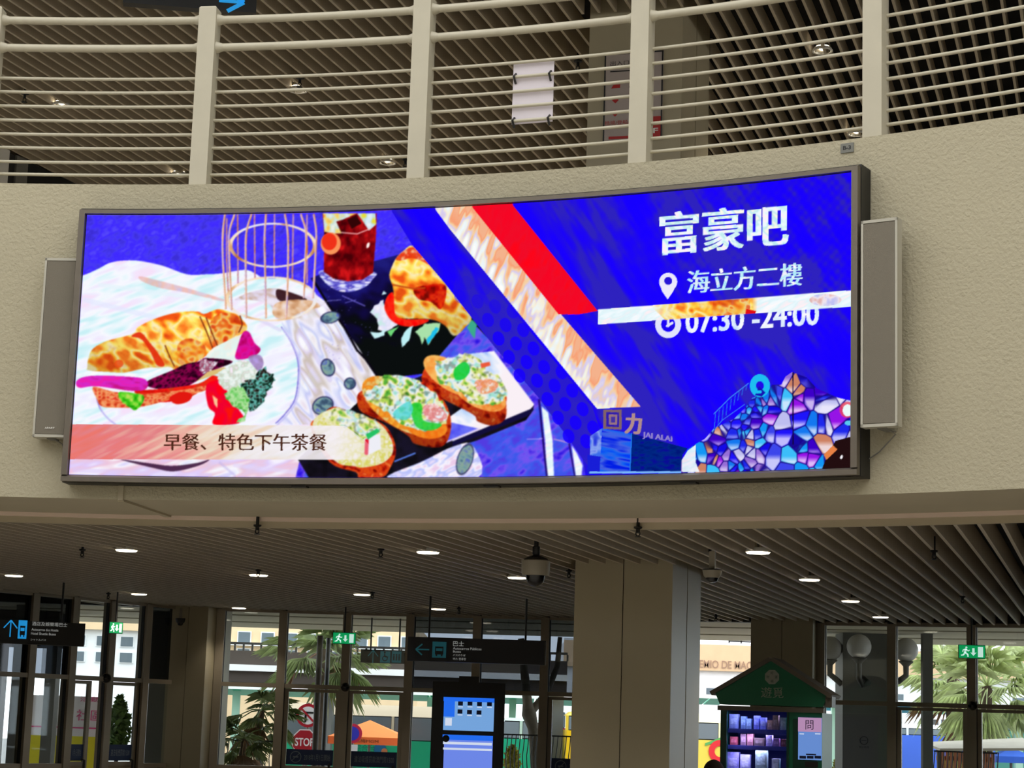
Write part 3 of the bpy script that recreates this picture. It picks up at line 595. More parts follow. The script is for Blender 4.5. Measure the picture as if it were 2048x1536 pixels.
text('07:30 -24:00', (1372, 666), (264, -17), (0, -44), N([(250, 250, 255), (200, 225, 255)], 14), (2, 1))
poly([(1196, 619), (1706, 580.5), (1720, 612), (1196, 649)], W_PURE)
poly([(1300, 611), (1515, 595), (1512, 625), (1330, 640)], GOLD2, lambda x, y: np.clip((x-1300)/40, 0, 1)*np.clip((1515-x)/12, 0, 1)); poly([(1425, 602), (1500, 597), (1500, 627), (1425, 633)], GOLD, .7); poly([(1492, 618), (1512, 622), (1510, 627), (1490, 628)], (225, 15, 20))
ell(1650, 600, 32, 12, N([(225, 165, 160), (240, 225, 235), (180, 180, 240)], 10), 0, .8)
# corner buildings
def bu(px, py): return (1180+px/3.793, 740+py/3.793)
poly([bu(*p) for p in [(0, 500), (90, 440), (85, 660), (0, 645)]], N([(60, 110, 235), (140, 165, 240), (40, 60, 220)], 14)); poly([bu(*p) for p in [(-20, 640), (80, 655), (70, 790), (-20, 790)]], (24, 30, 215))
poly([bu(*p) for p in [(90, 440), (315, 480), (300, 775), (72, 775)]], N([(5, 60, 245), (20, 100, 240), (70, 100, 225), (0, 30, 230)], 40, 8, 10, 80))
poly([bu(*p) for p in [(315, 480), (740, 592), (700, 640), (690, 775), (300, 775)]], N([(0, 22, 120), (0, 40, 130), (10, 10, 150)], 12, 5, 0, 81))
line([bu(315, 480), bu(302, 775)], 2, (30, 120, 235)); line([bu(0, 775), bu(690, 772)], 4, (120, 180, 250))
poly([bu(*p) for p in [(100, 300), (240, 300), (238, 450), (100, 445)]], (128, 98, 105)); poly([bu(*p) for p in [(122, 318), (220, 320), (218, 432), (122, 428)]], (50, 30, 170)); poly([bu(*p) for p in [(142, 335), (205, 337), (203, 415), (142, 412)]], (150, 115, 130)); poly([bu(*p) for p in [(158, 352), (190, 353), (189, 398), (158, 396)]], (70, 50, 160))
text('力', bu(268, 478), (30, 2), (2, -40), (176, 140, 140), (3, 1)); text('JAI ALAI', bu(400, 520), (58, 9), (0, -14), (150, 135, 205), (1, 0))
def cells(x, y):
    r = np.random.default_rng(5); n = 190; sx = np.concatenate([r.uniform(1362, 1520, 120), r.uniform(1480, 1720, 70)]); sy = r.uniform(738, 955, n)
    d = (x[:, None]-sx)**2+((y[:, None]-sy)*.85)**2; o = np.argsort(d, 1)[:, :2]; rows = np.arange(len(x))
    e = np.sqrt(d[rows, o[:, 1]])-np.sqrt(d[rows, o[:, 0]]); k = o[:, 0]
    pal = np.array([(20, 10, 230), (30, 20, 250), (20, 120, 240), (60, 190, 250), (60, 0, 200), (150, 20, 230), (190, 190, 240), (205, 130, 100), (60, 70, 235), (150, 110, 215), (30, 40, 235), (20, 150, 245)], np.float32)/255
    c = pal[r.integers(0, len(pal), n)[k]]; g = np.clip((y-sy[k])/11+.15, 0, 1)[:, None]*np.clip(e/6, 0, 1)[:, None]
    hi = np.array([(.97, .95, 1)], np.float32); c = c*(1-.75*g)+hi*.75*g
    return c*np.clip(e/2.6-.1, 0.1, 1)[:, None]+np.array([[.10, .03, .55]], np.float32)*(1-np.clip(e/2.6, 0, 1))[:, None]
poly([bu(*p) for p in [(690, 700), (740, 600), (800, 560), (870, 520), (940, 440), (1090, 370), (1170, 290), (1230, 210), (1340, 170), (1380, 110), (1450, 110), (1480, 50), (1530, 15), (1640, 55), (1720, 140), (1800, 175), (1880, 210), (2100, 260), (2100, 800), (690, 800)]], cells)
line([bu(1538, 20), bu(1538, 560)], 2.5, (20, 5, 60))
poly([bu(*p) for p in [(692, 770), (695, 680), (740, 610), (800, 565), (800, 700), (830, 772)]], W_PURE, .95)
for k in range(9): line([bu(940+30*k, 455-38*k), bu(950+30*k, 330-28*k)], 1.4, (40, 110, 235))
line([bu(940, 330), bu(1060, 210), bu(1200, 100)], 2, (60, 130, 240)); line([bu(945, 450), bu(1000, 380), bu(1170, 260)], 1.4, (60, 130, 240))
ell(*bu(1287, 118), 14, 16, (30, 190, 240), 0, 1, 6.5); poly([bu(*p) for p in [(1280, 120), (1330, 170), (1300, 200), (1250, 190)]], (20, 20, 180)); line([bu(1262, 165), bu(1290, 165)], 6, (30, 190, 240))
ell(*bu(1950, 300), 16, 16, (235, 70, 90), 0, .8); ell(*bu(1952, 305), 10, 12, (235, 250, 250)); ell(*bu(1960, 400), 8, 5, (90, 200, 240))
poly([bu(*p) for p in [(2100, 470), (1990, 500), (1860, 535), (1800, 640), (1740, 790), (2100, 790)]], (34, 14, 16)); ell(*bu(1905, 658), 2.5, 4, (245, 245, 250), 20)
poly([bu(*p) for p in [(1770, 640), (1840, 570), (1875, 600), (1790, 680)]], (230, 130, 70))
# the display surface
PIC = IMG.reshape(NV, SS, NU, SS, 3).mean((1, 3)); del PX, PY
PIC = np.clip(PIC, 0, 1)
ua = aL+(aR-aL)*np.linspace(0, 1, NU); za = zB+(zT-zB)*np.linspace(0, 1, NV)
co = np.stack([np.broadcast_to(CC[0]+RD*np.sin(ua), (NV, NU)), np.broadcast_to(CC[1]+RD*np.cos(ua), (NV, NU)), np.broadcast_to(za[:, None], (NV, NU))], -1).reshape(-1, 3)-np.array(led['org'])
me = bpy.data.meshes.new('display'); me.vertices.add(NU*NV); me.vertices.foreach_set('co', co.ravel())
ii = (np.arange(NV-1)[:, None]*NU+np.arange(NU-1)[None]).ravel()
qd = np.stack([ii, ii+1, ii+NU+1, ii+NU], 1).astype(np.int32)
me.loops.add(qd.size); me.loops.foreach_set('vertex_index', qd.ravel()); me.polygons.add(len(qd)); me.polygons.foreach_set('loop_start', np.arange(0, qd.size, 4, dtype=np.int32))
me.update(); me.validate()
ca = me.color_attributes.new('picture', 'FLOAT_COLOR', 'POINT')
ca.data.foreach_set('color', np.concatenate([lin(PIC.reshape(-1, 3)), np.ones((NU*NV, 1))], 1).astype(np.float32).ravel())
M_LED = bpy.data.materials.new('led_picture'); M_LED.use_nodes = True; nt = M_LED.node_tree; nt.nodes.remove(nt.nodes['Principled BSDF'])
an = nt.nodes.new('ShaderNodeVertexColor'); an.layer_name = 'picture'; em = nt.nodes.new('ShaderNodeEmission')
nt.links.new(an.outputs['Color'], em.inputs['Color']); em.inputs['Strength'].default_value = 1.0; nt.links.new(em.outputs[0], nt.nodes['Material Output'].inputs['Surface'])
M_LED.cycles.emission_sampling = 'NONE'
me.materials.append(M_LED)
dso = bpy.data.objects.new('display', me); COL.objects.link(dso); dso.parent = led
dso['label'] = 'lit display surface with croissants, toasts, a red drink and white lettering on blue'

# ================================================================== ON THE FASCIA
def tangent(a): return np.array([math.cos(a), -math.sin(a), 0]), np.array([math.sin(a), math.cos(a), 0])
def speaker(label, tl, tr, bl, br, Rf, dep, badge):
    P = [at_cyl(*q, Rf) for q in (tl, tr, bl, br)]
    a = np.mean([ang(p) for p in P]); e, d = tangent(a)
    wd = np.mean([np.linalg.norm((P[1]-P[0])[:2]), np.linalg.norm((P[3]-P[2])[:2])]); z1 = (P[0][2]+P[1][2])/2; z0 = (P[2][2]+P[3][2])/2
    c = np.mean(P, 0); o = np.array([c[0], c[1], 0])-e*wd/2
    t = thing('column_speaker', np.array([c[0], c[1], z0])+d*dep/2, label, 'loudspeaker')
    MB().obox(o+UP*z0+d*.012, e*wd, d*(dep-.012), UP*(z1-z0)).build('cabinet', M_SPKRIM, t)
    MB().obox(o+UP*(z0+.022)+e*.016+d*.002, e*(wd-.032), d*.012, UP*(z1-z0-.044)).build('grille', M_GRILLE, t)
    for q, ww in ((0, .014), (wd-.014, .014)): MB().obox(o+e*q+UP*z0, e*ww, d*.014, UP*(z1-z0)).build('rim_bar', M_SPKRIM, t)
    for q in (z0, z1-.018): MB().obox(o+UP*q, e*wd, d*.014, UP*.018).build('rim_bar', M_SPKRIM, t)
    for q in (z0-.006, z1+.001): MB().obox(o+e*(wd/2-.03)+UP*q+d*.05, e*.06, d*(R0-Rf-.052), UP*.005).build('bracket', M_GREY, t)
    if badge: lettering('APART', o+UP*(z0+.055)+e*(wd*.36), e*(wd*.3), UP*.013, M_WHITE, t, 'badge', .02, .004)
    pc = o+e*(wd*.55)+UP*(z0-.002)+d*.08
    pts = [pc, pc+e*.05-UP*.03+d*.03, pc+e*.08*(1 if badge else -1)-UP*.12+d*(R0-Rf-.10), pc+e*(.12 if badge else -.22)-UP*(.14 if badge else .2)+d*(R0-Rf-.09)]
    MB().tube([np.array(p) for p in pts], .004, 6).build('cable', M_GREY, t, True)
    return t
speaker('slim grey column loudspeaker on the wall at the left end of the video wall', (92, 516), (158, 516), (63, 874), (129, 874), R0-.135, .12, True)
speaker('slim grey column loudspeaker on the wall at the right end of the video wall', (1718, 440), (1791, 437), (1725, 855), (1798, 851), R0-.20, .075, False)
# small plate B-3
a = ang(at_cyl(1694, 295, R0)); e, d = tangent(a); c = at_cyl(1694.5, 296, R0-.004)
pl = thing('number_plate', c-UP*.03-d*.002, 'small grey plate lettered B-3 under the railing post', 'sign plate')
MB().cbox(c, e, d, UP, .042, .004, .030).build('plate', mat('plate_grey', S(120, 120, 112), .5), pl)
lettering('B-3', c-e*.026-UP*.012-d*.005, e*.052, UP*.026, M_BLACK, pl, 'lettering', .03)
# conduit running down from the video wall and across the soffit
p0 = at_cyl(243, 968, R0-.014); a0 = ang(p0); pts = [pol(a0, R0-.014, zB-.045), pol(a0, R0-.014, Z_WB-.008)]
q1 = at_z(338, 1034, Z_WB-.012)
cd_ = thing('cable_conduit', pol(a0, R0, Z_WB), 'flat painted cable conduit running from the video wall down across the soffit', 'conduit')
e, d = tangent(a0)
MB().obox(pts[1]-e*.018-d*.006, e*.036, d*.02, UP*(zB-.045-Z_WB+.008)).build('vertical_run', M_SOFFIT, cd_)
s0 = pol(a0, R0+.0, Z_WB-.016); sd = np.array([q1[0], q1[1], Z_WB-.016])-s0; sn = np.cross(UP, sd/np.linalg.norm(sd))
MB().obox(s0-sn*.02, sd, sn*.045, UP*.014).build('soffit_run', M_SOFFIT, cd_)
# paper notice clipped behind the bars
P = [at_cyl(x, y, RR+.055) for x, y in ((1024, 125), (1113, 118), (1108, 243), (1020, 250))]
a = ang(np.mean(P, 0)); e, d = tangent(a); c = np.mean(P, 0); hw = .145; hh = (P[0][2]+P[1][2]-P[2][2]-P[3][2])/4
nt_ = thing('paper_notice', c-UP*hh, 'blank white paper notice in a clear sleeve clipped to the balcony railing', 'notice')
MB().cbox(c, e, d, UP, hw, .002, hh).build('sheet', mat('paper', S(226, 218, 226), .7, var=.03), nt_)
for sx in (-1, 1):
    for zz in (bar_z[3], bar_z[6]):
        if True:
            MB().tube([c*np.array([1, 1, 0])+e*sx*(hw-.02)+UP*(zz+.028)-d*.004, c*np.array([1, 1, 0])+e*sx*(hw-.02)+UP*(zz)-d*.045, c*np.array([1, 1, 0])+e*sx*(hw-.02)+UP*(zz-.04)-d*.004], .008, 6).build('clip', M_DARK, nt_, True)
# wall board on the big column, upper level
cf = np.array([0.59, 16.86, 0.0]); nrm = -AD
B = [at_plane(x, y, cf-AD*.012, nrm) for x, y in ((1209, 110), (1326, 101), (1323, 282), (1206, 283))]
b0 = B[3]; bw = (B[1]-B[0])@AN; z0 = (B[2][2]+B[3][2])/2; z1 = (B[0][2]+B[1][2])/2; o = cf-AD*.022+AN*((b0-cf)@AN)+UP*z0
bd = thing('information_board', o+AN*bw/2, 'white wall board with red symbols fixed to the column behind the railing', 'notice board')
MB().obox(o, AN*bw, AD*.02, UP*(z1-z0)).build('panel', mat('board_white', S(176, 164, 158), .6), bd)
for q in ((0, .012), (bw-.012, .012)): MB().obox(o+AN*q[0]-AD*.004, AN*q[1], AD*.01, UP*(z1-z0)).build('edge_strip', M_BLACK, bd)
MB().obox(o-AD*.004+UP*(z1-z0-.012), AN*bw, AD*.01, UP*.012).build('edge_strip', M_BLACK, bd)
M_RED = mat('sign_red', S(178, 30, 30), .5); hB = z1-z0
def on_board(u, v): return o+AN*u*bw+UP*v*hB-AD*.001
lettering('出入口關閉', on_board(.1, .86), AN*bw*.55, UP*hB*.055, M_BLACK, bd, 'lettering', .01, .002)
MB().obox(on_board(.1, .79)-AD*.002, AN*bw*.62, AD*.002, UP*hB*.012).build('rule', M_BLACK, bd)
lettering('抵境/登船/出發', on_board(.03, .19), AN*bw*.6, UP*hB*.05, M_RED, bd, 'lettering', .01, .002)
MB().obox(on_board(.1, .03)-AD*.002, AN*bw*.42, AD*.002, UP*hB*.03).build('red_bar', M_RED, bd)
MB().obox(on_board(.78, .02)-AD*.003, AN*bw*.2, AD*.003, UP*hB*.24).build('red_tab', M_RED, bd)
lettering('1/F', on_board(.72, .07), AN*bw*.22, UP*hB*.06, M_WHITE, bd, 'lettering', .02, .006)
for k, v in enumerate((.62, .47, .32)):
    for u in (.2, .5):
        cx = on_board(u, v)-AD*.002; r = .03
        MB().prism([cx+AN*r, cx+UP*r, cx-AN*r, cx-UP*r] if k != 0 else [cx-AN*.04-UP*.012, cx+AN*.04-UP*.012, cx+AN*.04+UP*.02, cx-AN*.02+UP*.02], AD*.002).build('symbol', M_RED if u < .4 else M_DARK, bd)

# ================================================================== CEILING FITTINGS
def downlight(px, py, z, label, group, up):
    p = at_z(px, py, z); p[2] = z-.004
    t = thing('downlight', p, label, 'downlight', group)
    MB().lathe([(.078, .03), (.078, .0), (.094, -.003), (.097, 0), (.094, .012), (.082, .03)], p, 28, caps=False).build('rim', M_WHITE, t, True)
    MB().lathe([(.076, .002), (.05, .085), (.048, .09)], p, 28, caps=False).build('reflector', M_REFL, t, True)
    if up:
        MB().lathe([(.02, .07), (.034, .05), (.03, .02), (.012, .012)], p, 16).build('bulb', M_LAMP, t, True)
        MB().lathe([(.0765, .004), (.064, .045)], p, 28, caps=False).build('lit_ring', M_LAMP, t, True)
    else:
        MB().lathe([(.076, .004), (.001, .001)], p, 28, caps=False).build('diffuser', M_LAMP, t, True)
        MB().lathe([(.092, -.004), (.084, -.012), (.076, -.009), (.078, .004)], p, 28, caps=False).build('lit_ring', M_LAMP, t, True)
    l = bpy.data.lights.new('lamp', 'SPOT'); l.energy = 100 if up else 26; l.spot_size = math.radians(110); l.spot_blend = .6; l.shadow_soft_size = .06; l.color = (1, .9, .75)
    lo = bpy.data.objects.new('lamp', l); COL.objects.link(lo); lo.parent = t; lo.location = (0, 0, -.04)
GL = 'downlights in the hall slat ceiling'; GU = 'downlights in the gallery slat ceiling'
for px, py, lb in [(253, 1099, 'lit downlight in the hall ceiling above the left exit sign, below the conduit'), (28, 1150, 'lit downlight in the hall ceiling at the far left edge of the photo'),
        (278, 1187, 'lit downlight in the hall ceiling just right of the left exit sign'), (517, 1149, 'lit downlight in the hall ceiling overlapped by a dark sprinkler'), (478, 1215, 'lit downlight next to the panelled column by the left doors'),
        (856, 1103, 'largest lit downlight in the middle of the hall ceiling, left of the big dome camera'), (724, 1188, 'lit downlight in the hall ceiling above the middle exit sign'), (877, 1217, 'lit downlight in the hall ceiling above the bus direction sign'),
        (1035, 1154, 'lit downlight half hidden behind the big dome camera'), (1516, 1103, 'nearest lit downlight right of the big column'), (1619, 1158, 'second lit downlight in the row right of the big column'),
        (1701, 1201, 'third lit downlight in the row right of the big column'), (1761, 1233, 'last lit downlight in the row, close to the glass above the globe lamps')]:
    downlight(px, py, Z_LOW, lb, GL, False)
for px, py, lb in [(596, 181, 'gallery downlight seen between the first two railing posts, with a sprinkler above it'), (123, 211, 'gallery downlight behind the bars at the far left'), (775, 326, 'gallery downlight just above the wall left of the second whole railing post'),
        (358, 350, 'gallery downlight low behind the bars beside the leftmost whole post'), (1645, 102, 'gallery downlight seen to the right of the column, high behind the bars'), (1713, 268, 'gallery downlight just above the B-3 plate')]:
    downlight(px, py, Z_UP, lb, GU, True)
def sprinkler(px, py, z, label, s=1.0):
    p = at_z(px, py, z); p[2] = z
    t = thing('sprinkler', p, label, 'sprinkler', 'ceiling sprinklers')
    MB().lathe([(.012, .1), (.012, .0), (.034*s, -.002), (.034*s, -.012), (.014, -.02), (.014, -.05*s)], p, 12).build('body', M_BLACK, t, True)
    MB().lathe([(.024*s, -.085*s), (.026*s, -.08*s), (.006, -.078*s)], p, 12).build('deflector', M_BLACK, t, True)
    for sx in (-1, 1): MB().tube([p+AN*sx*.013-UP*.048*s, p+AN*sx*.016*s-UP*.065*s, p-UP*.082*s], .005, 6).build('yoke_arm', M_BLACK, t)
for px, py, z, lb in [(165, 1098, Z_LOW, 'small dark sprinkler in the hall ceiling at far left'), (515, 1049, Z_LOW, 'small dark sprinkler close under the balcony edge, left half'), (762, 1097, Z_LOW, 'small dark sprinkler in the hall ceiling left of the largest downlight'),
        (517, 1139, Z_LOW, 'small dark sprinkler in front of a lit downlight'), (217, 1186, Z_LOW, 'small dark sprinkler above the left exit sign'), (745, 1184, Z_LOW, 'small dark sprinkler beside the downlight above the middle exit sign'), (918, 1216, Z_LOW, 'small dark sprinkler above the bus direction sign'),
        (1138, 1140, Z_LOW, 'small dark sprinkler right beside the big column'), (1276, 1053, Z_LOW, 'small dark sprinkler close under the balcony edge above the big column'), (1432, 1231, Z_LOW, 'small dark sprinkler in the gap between the two columns'), (1868, 1100, Z_LOW, 'small sprinkler between the slats at right'), (1925, 1192, Z_LOW, 'small sprinkler above the right exit sign'),
        (50, 186, Z_UP, 'small dark sprinkler in the gallery ceiling at far left'), (600, 155, Z_UP, 'small dark sprinkler above the gallery downlight in the second bay'), (811, 318, Z_UP, 'small dark sprinkler beside the second railing post'), (1156, 121, Z_UP, 'small dark sprinkler beside the gallery column')]:
    sprinkler(px, py, z, lb, .85 if z < 5 else 1.2)
# dome cameras
M_CAMB = mat('camera_housing', S(150, 143, 128), .5); M_DOME = mat('smoked_dome', S(14, 14, 18), .08)
def dome(px, py, label, k):
    p = at_z(px, py, Z_LOW); p[2] = Z_LOW; t = thing('dome_camera', p, label, 'camera')
    if k == 0:
        MB().lathe([(.018, .12), (.018, -.03), (.028, -.035), (.028, -.09), (.022, -.1)], p, 20).build('mount', M_BLACK, t, True)
        MB().lathe([(.02, -.098), (.05, -.108), (.088, -.125), (.092, -.135)], p, 28).build('cap', M_DARK, t, True)
        MB().lathe([(.09, -.135), (.108, -.142), (.106, -.235), (.098, -.252), (.075, -.252)], p, 28).build('housing', M_CAMB, t, True)
        MB().lathe([(.076, -.25)]+[(.073*math.cos(q), -.26-.073*math.sin(q)) for q in np.linspace(0, 1.5, 8)], p, 28).build('dome', M_DOME, t, True)
    else:
        MB().lathe([(.012, .1), (.012, -.02)], p, 12).build('mount', M_BLACK, t)
        MB().cbox(p-UP*.085+AN*.02, AN, AD, UP, .022, .022, .07).build('stem', M_CAMB, t)
        MB().lathe([(.075, -.16), (.066, -.2), (.05, -.215)], p+AN*.02, 20).build('housing', M_CAMB if k == 1 else M_DARK, t, True)
        MB().lathe([(.074, -.15), (.075, -.16)], p+AN*.02, 20).build('cap', M_DARK, t, True)
        MB().lathe([(.05, -.214), (.04, -.24), (.015, -.25)], p+AN*.02, 20).build('dome', M_DOME, t, True)
dome(1073, 1084, 'large dome surveillance camera hanging left of the big column', 0)
dome(1420, 1099, 'small dome surveillance camera hanging right of the big column', 1)
dome(361, 1214, 'small dark dome camera in front of the column by the left doors', 2)

# ================================================================== SIGNS
def sgn_frame(tl, br, Y, yaw=0.0):
    A = at_y(*tl, Y); c = math.cos(yaw); s_ = math.sin(yaw); e = np.array([c, s_, 0]); d = np.array([-s_, c, 0])
    B = at_plane(*br, A, d); return A, e, d, (B-A)@e, A[2]-B[2]
def arrow(o, e, d, r, m, parent, kind, th=.18):
    v = {'up': (np.zeros(3)+UP, e), 'left': (-e, UP), 'right': (e, UP), 'down': (-UP, e)}[kind]; f, g = v
    mb = MB(); w = r*th
    tip = o+f*r
    if kind == 'down':
        mb.prism([o+f*r, o+g*r*.8+f*r*.1, o+g*r*.3+f*r*.25, o+g*r*.3-f*r, o-g*r*.3-f*r, o-g*r*.3+f*r*.25, o-g*r*.8+f*r*.1], -d*.002)
    else:
        mb.obox(o-f*r-g*w*.5, f*2*r*.98, g*w, -d*.002)
        for s_ in (-1, 1):
            a = tip; b = tip-f*r*.95+g*s_*r*.8; t = (b-a)/np.linalg.norm(b-a); nn = np.cross(t, d); mb.obox(a-nn*w*.5, b-a, nn*w, -d*.002)
    return mb.build('arrow', m, parent)
def bus_icon(o, e, d, wI, hI, bgm, fgm, parent):
    b = MB().obox(o, e*wI, -d*.002, UP*hI).build('pictogram', bgm, parent)
    q = o-d*.003; mb = MB()
    mb.obox(q+e*wI*.2+UP*hI*.2, e*wI*.6, -d*.001, UP*hI*.5)
    mb.build('bus_symbol', fgm, b)
    mb = MB().obox(q-d*.002+e*wI*.27+UP*hI*.42, e*wI*.46, -d*.001, UP*hI*.17); mb.build('windscreen', bgm, b)
    MB().obox(q+e*wI*.25+UP*hI*.1, e*wI*.12, -d*.001, UP*hI*.1).obox(q+e*wI*.63+UP*hI*.1, e*wI*.12, -d*.001, UP*hI*.1).build('tyre', fgm, b)
# hanging sign by the left doors
A, e, d, W_, H_ = sgn_frame((-70, 1236), (168, 1293), 21.5, math.radians(20))
s1 = thing('direction_sign', A+e*W_/2-UP*H_, 'black hanging direction sign with lit blue arrow and bus symbol at far left', 'sign')
MB().obox(A-UP*H_, e*W_, d*.12, UP*H_).build('case', M_BLACK, s1)
for q in (.2, .8): MB().tube([A+e*W_*q+d*.06, A+e*W_*q+d*.06+UP*(Z_LOW+.1-A[2])], .012, 8).build('hanger', M_DARK, s1)
def sp(px, py): return at_plane(px, py, A-d*.002, d)
arrow(sp(21, 1257), e, d, .09, M_CYAN, s1, 'up', .14)
I0 = sp(35, 1277); I1 = sp(55, 1241); bus_icon(I0, e, d, (I1-I0)@e, I1[2]-I0[2], M_CYAN, M_BLACK, s1)
for tx, (x0, y0), (x1, y1) in (('酒店及娛樂場巴士', (64, 1251), (135, 1243)), ('Autocarros dos Hotéis', (63, 1261), (117, 1256)), ('Hotel Shuttle Buses', (62, 1269), (112, 1264)), ('シャトルバス', (61, 1281), (92, 1277))):
    a0 = sp(x0, y0); b0 = sp(x1, y1); hh_ = abs(sp(x0, y1)[2]-a0[2]); lettering(tx, a0, e*((b0-a0)@e), UP*hh_, M_SIGNTXT, s1, 'lettering', .004)
# bus direction sign, middle
A, e, d, W_, H_ = sgn_frame((816, 1273), (1091, 1330), 22.2, math.radians(-2))
s2 = thing('direction_sign', A+e*W_/2-UP*H_, 'long black hanging sign with left arrow, bus symbol and bus lettering', 'sign')
MB().obox(A-UP*H_, e*W_, d*.1, UP*H_).build('case', mat('sign_navy', S(12, 14, 26), .4), s2)
MB().obox(A-UP*H_+e*(W_-.012)-d*.002, e*.004, d*.01, UP*H_*.95).build('edge_strip', M_STEEL, s2)
for q in (.15, .85): MB().tube([A+e*W_*q+d*.05, A+e*W_*q+d*.05+UP*(Z_LOW+.1-A[2])], .012, 8).build('hanger', M_DARK, s2)
arrow(sp(845, 1299), e, d, .075, M_TEAL, s2, 'left', .2)
I0 = sp(864, 1315); I1 = sp(893, 1284); bus_icon(I0, e, d, (I1-I0)@e, I1[2]-I0[2], M_TEAL, M_BLACK, s2)
for tx, (x0, y0), (x1, y1) in (('巴士', (906, 1292), (928, 1282)), ('Autocarros Públicos', (906, 1299), (963, 1294)), ('Buses', (906, 1305), (922, 1301)), ('バスのりば', (906, 1312), (931, 1308)), ('버스 정류장', (906, 1320), (932, 1315))):
    a0 = sp(x0, y0); b0 = sp(x1, y1); lettering(tx, a0, e*((b0-a0)@e), UP*abs(sp(x0, y1)[2]-a0[2]), M_SIGNTXT, s2, 'lettering', .004)
# sign high up at the gallery
A, e, d, W_, H_ = sgn_frame((250, -60), (512, 26), 15.2, math.radians(8))
s4 = thing('direction_sign', A+e*W_/2-UP*H_, 'black hanging gallery sign with blue arrow cut off by the top edge of the photo', 'sign')
MB().obox(A-UP*H_, e*W_, d*.1, UP*H_).build('case', M_BLACK, s4)
for q in (.2, .8): MB().tube([A+e*W_*q+d*.05, A+e*W_*q+d*.05+UP*(Z_UP+.1-A[2])], .012, 8).build('hanger', M_DARK, s4)
tip = sp(488, 5); mb = MB()
for dy in (1, -1):
    b = tip-e*.13+UP*dy*.085*(1 if dy > 0 else 1); t = (b-tip)/np.linalg.norm(b-tip); nn = np.cross(t, d); mb.obox(tip-nn*.017, b-tip, nn*.034, -d*.002)
mb.obox(tip-e*.2-UP*.014, e*.2, UP*.028, -d*.002); mb.build('arrow', M_CYAN, s4)
# exit signs
def exit_sign(tl, br, Y, label, yaw=0.0):
    A, e, d, W_, H_ = sgn_frame(tl, br, Y, yaw)
    t = thing('exit_sign', A+e*W_/2-UP*H_, label, 'exit sign', 'lit green exit signs')
    MB().obox(A-UP*H_, e*W_, d*.03, UP*H_).build('case', M_DARK, t)
    f = MB().obox(A-UP*(H_-.006)+e*.005-d*.003, e*(W_-.01), d*.003, UP*(H_-.012)).build('panel', M_EXIT, t)
    MB().tube([A+e*W_/2+d*.015, A+e*W_/2+d*.015+UP*(Z_LOW+.12-A[2])], .01, 8).build('hanger', M_DARK, t)
    o = A-UP*H_-d*.004
    def q(u, v): return o+e*u*W_+UP*v*H_
    MB().obox(q(.72, .12), e*W_*.19, -d*.001, UP*H_*.74).build('door_symbol', M_EXITW, t)
    arrow(q(.55, .48), e, d, H_*.28, M_EXITW, t, 'down')
    man = MB()
    def limb(a, b, w):
        a = q(*a); b = q(*b); t_ = (b-a)/np.linalg.norm(b-a); nn = np.cross(t_, d); man.obox(a-nn*w*H_/2, b-a, nn*w*H_, -d*.001)
    man.lathe([(H_*.075, -.0005), (H_*.075, .0005)], q(.29, .8), 12, d)
    limb((.275, .7), (.23, .4), .15); limb((.25, .42), (.34, .3), .1); limb((.34, .32), (.35, .12), .1); limb((.23, .42), (.18, .24), .1); limb((.19, .26), (.09, .22), .09)
    limb((.28, .68), (.36, .54), .07); limb((.36, .54), (.41, .62), .07); limb((.26, .68), (.17, .62), .07); limb((.17, .62), (.15, .48), .07)
    man.build('running_figure', M_EXITW, t)
exit_sign((219, 1243), (245, 1268), 23.4, 'lit green running-figure exit sign above the left doors', math.radians(35))
exit_sign((666, 1264), (711, 1289), 25.2, 'lit green running-figure exit sign above the middle doors')
exit_sign((1917, 1289), (1971, 1318), 23.0, 'lit green running-figure exit sign above the right doors', math.radians(-4))

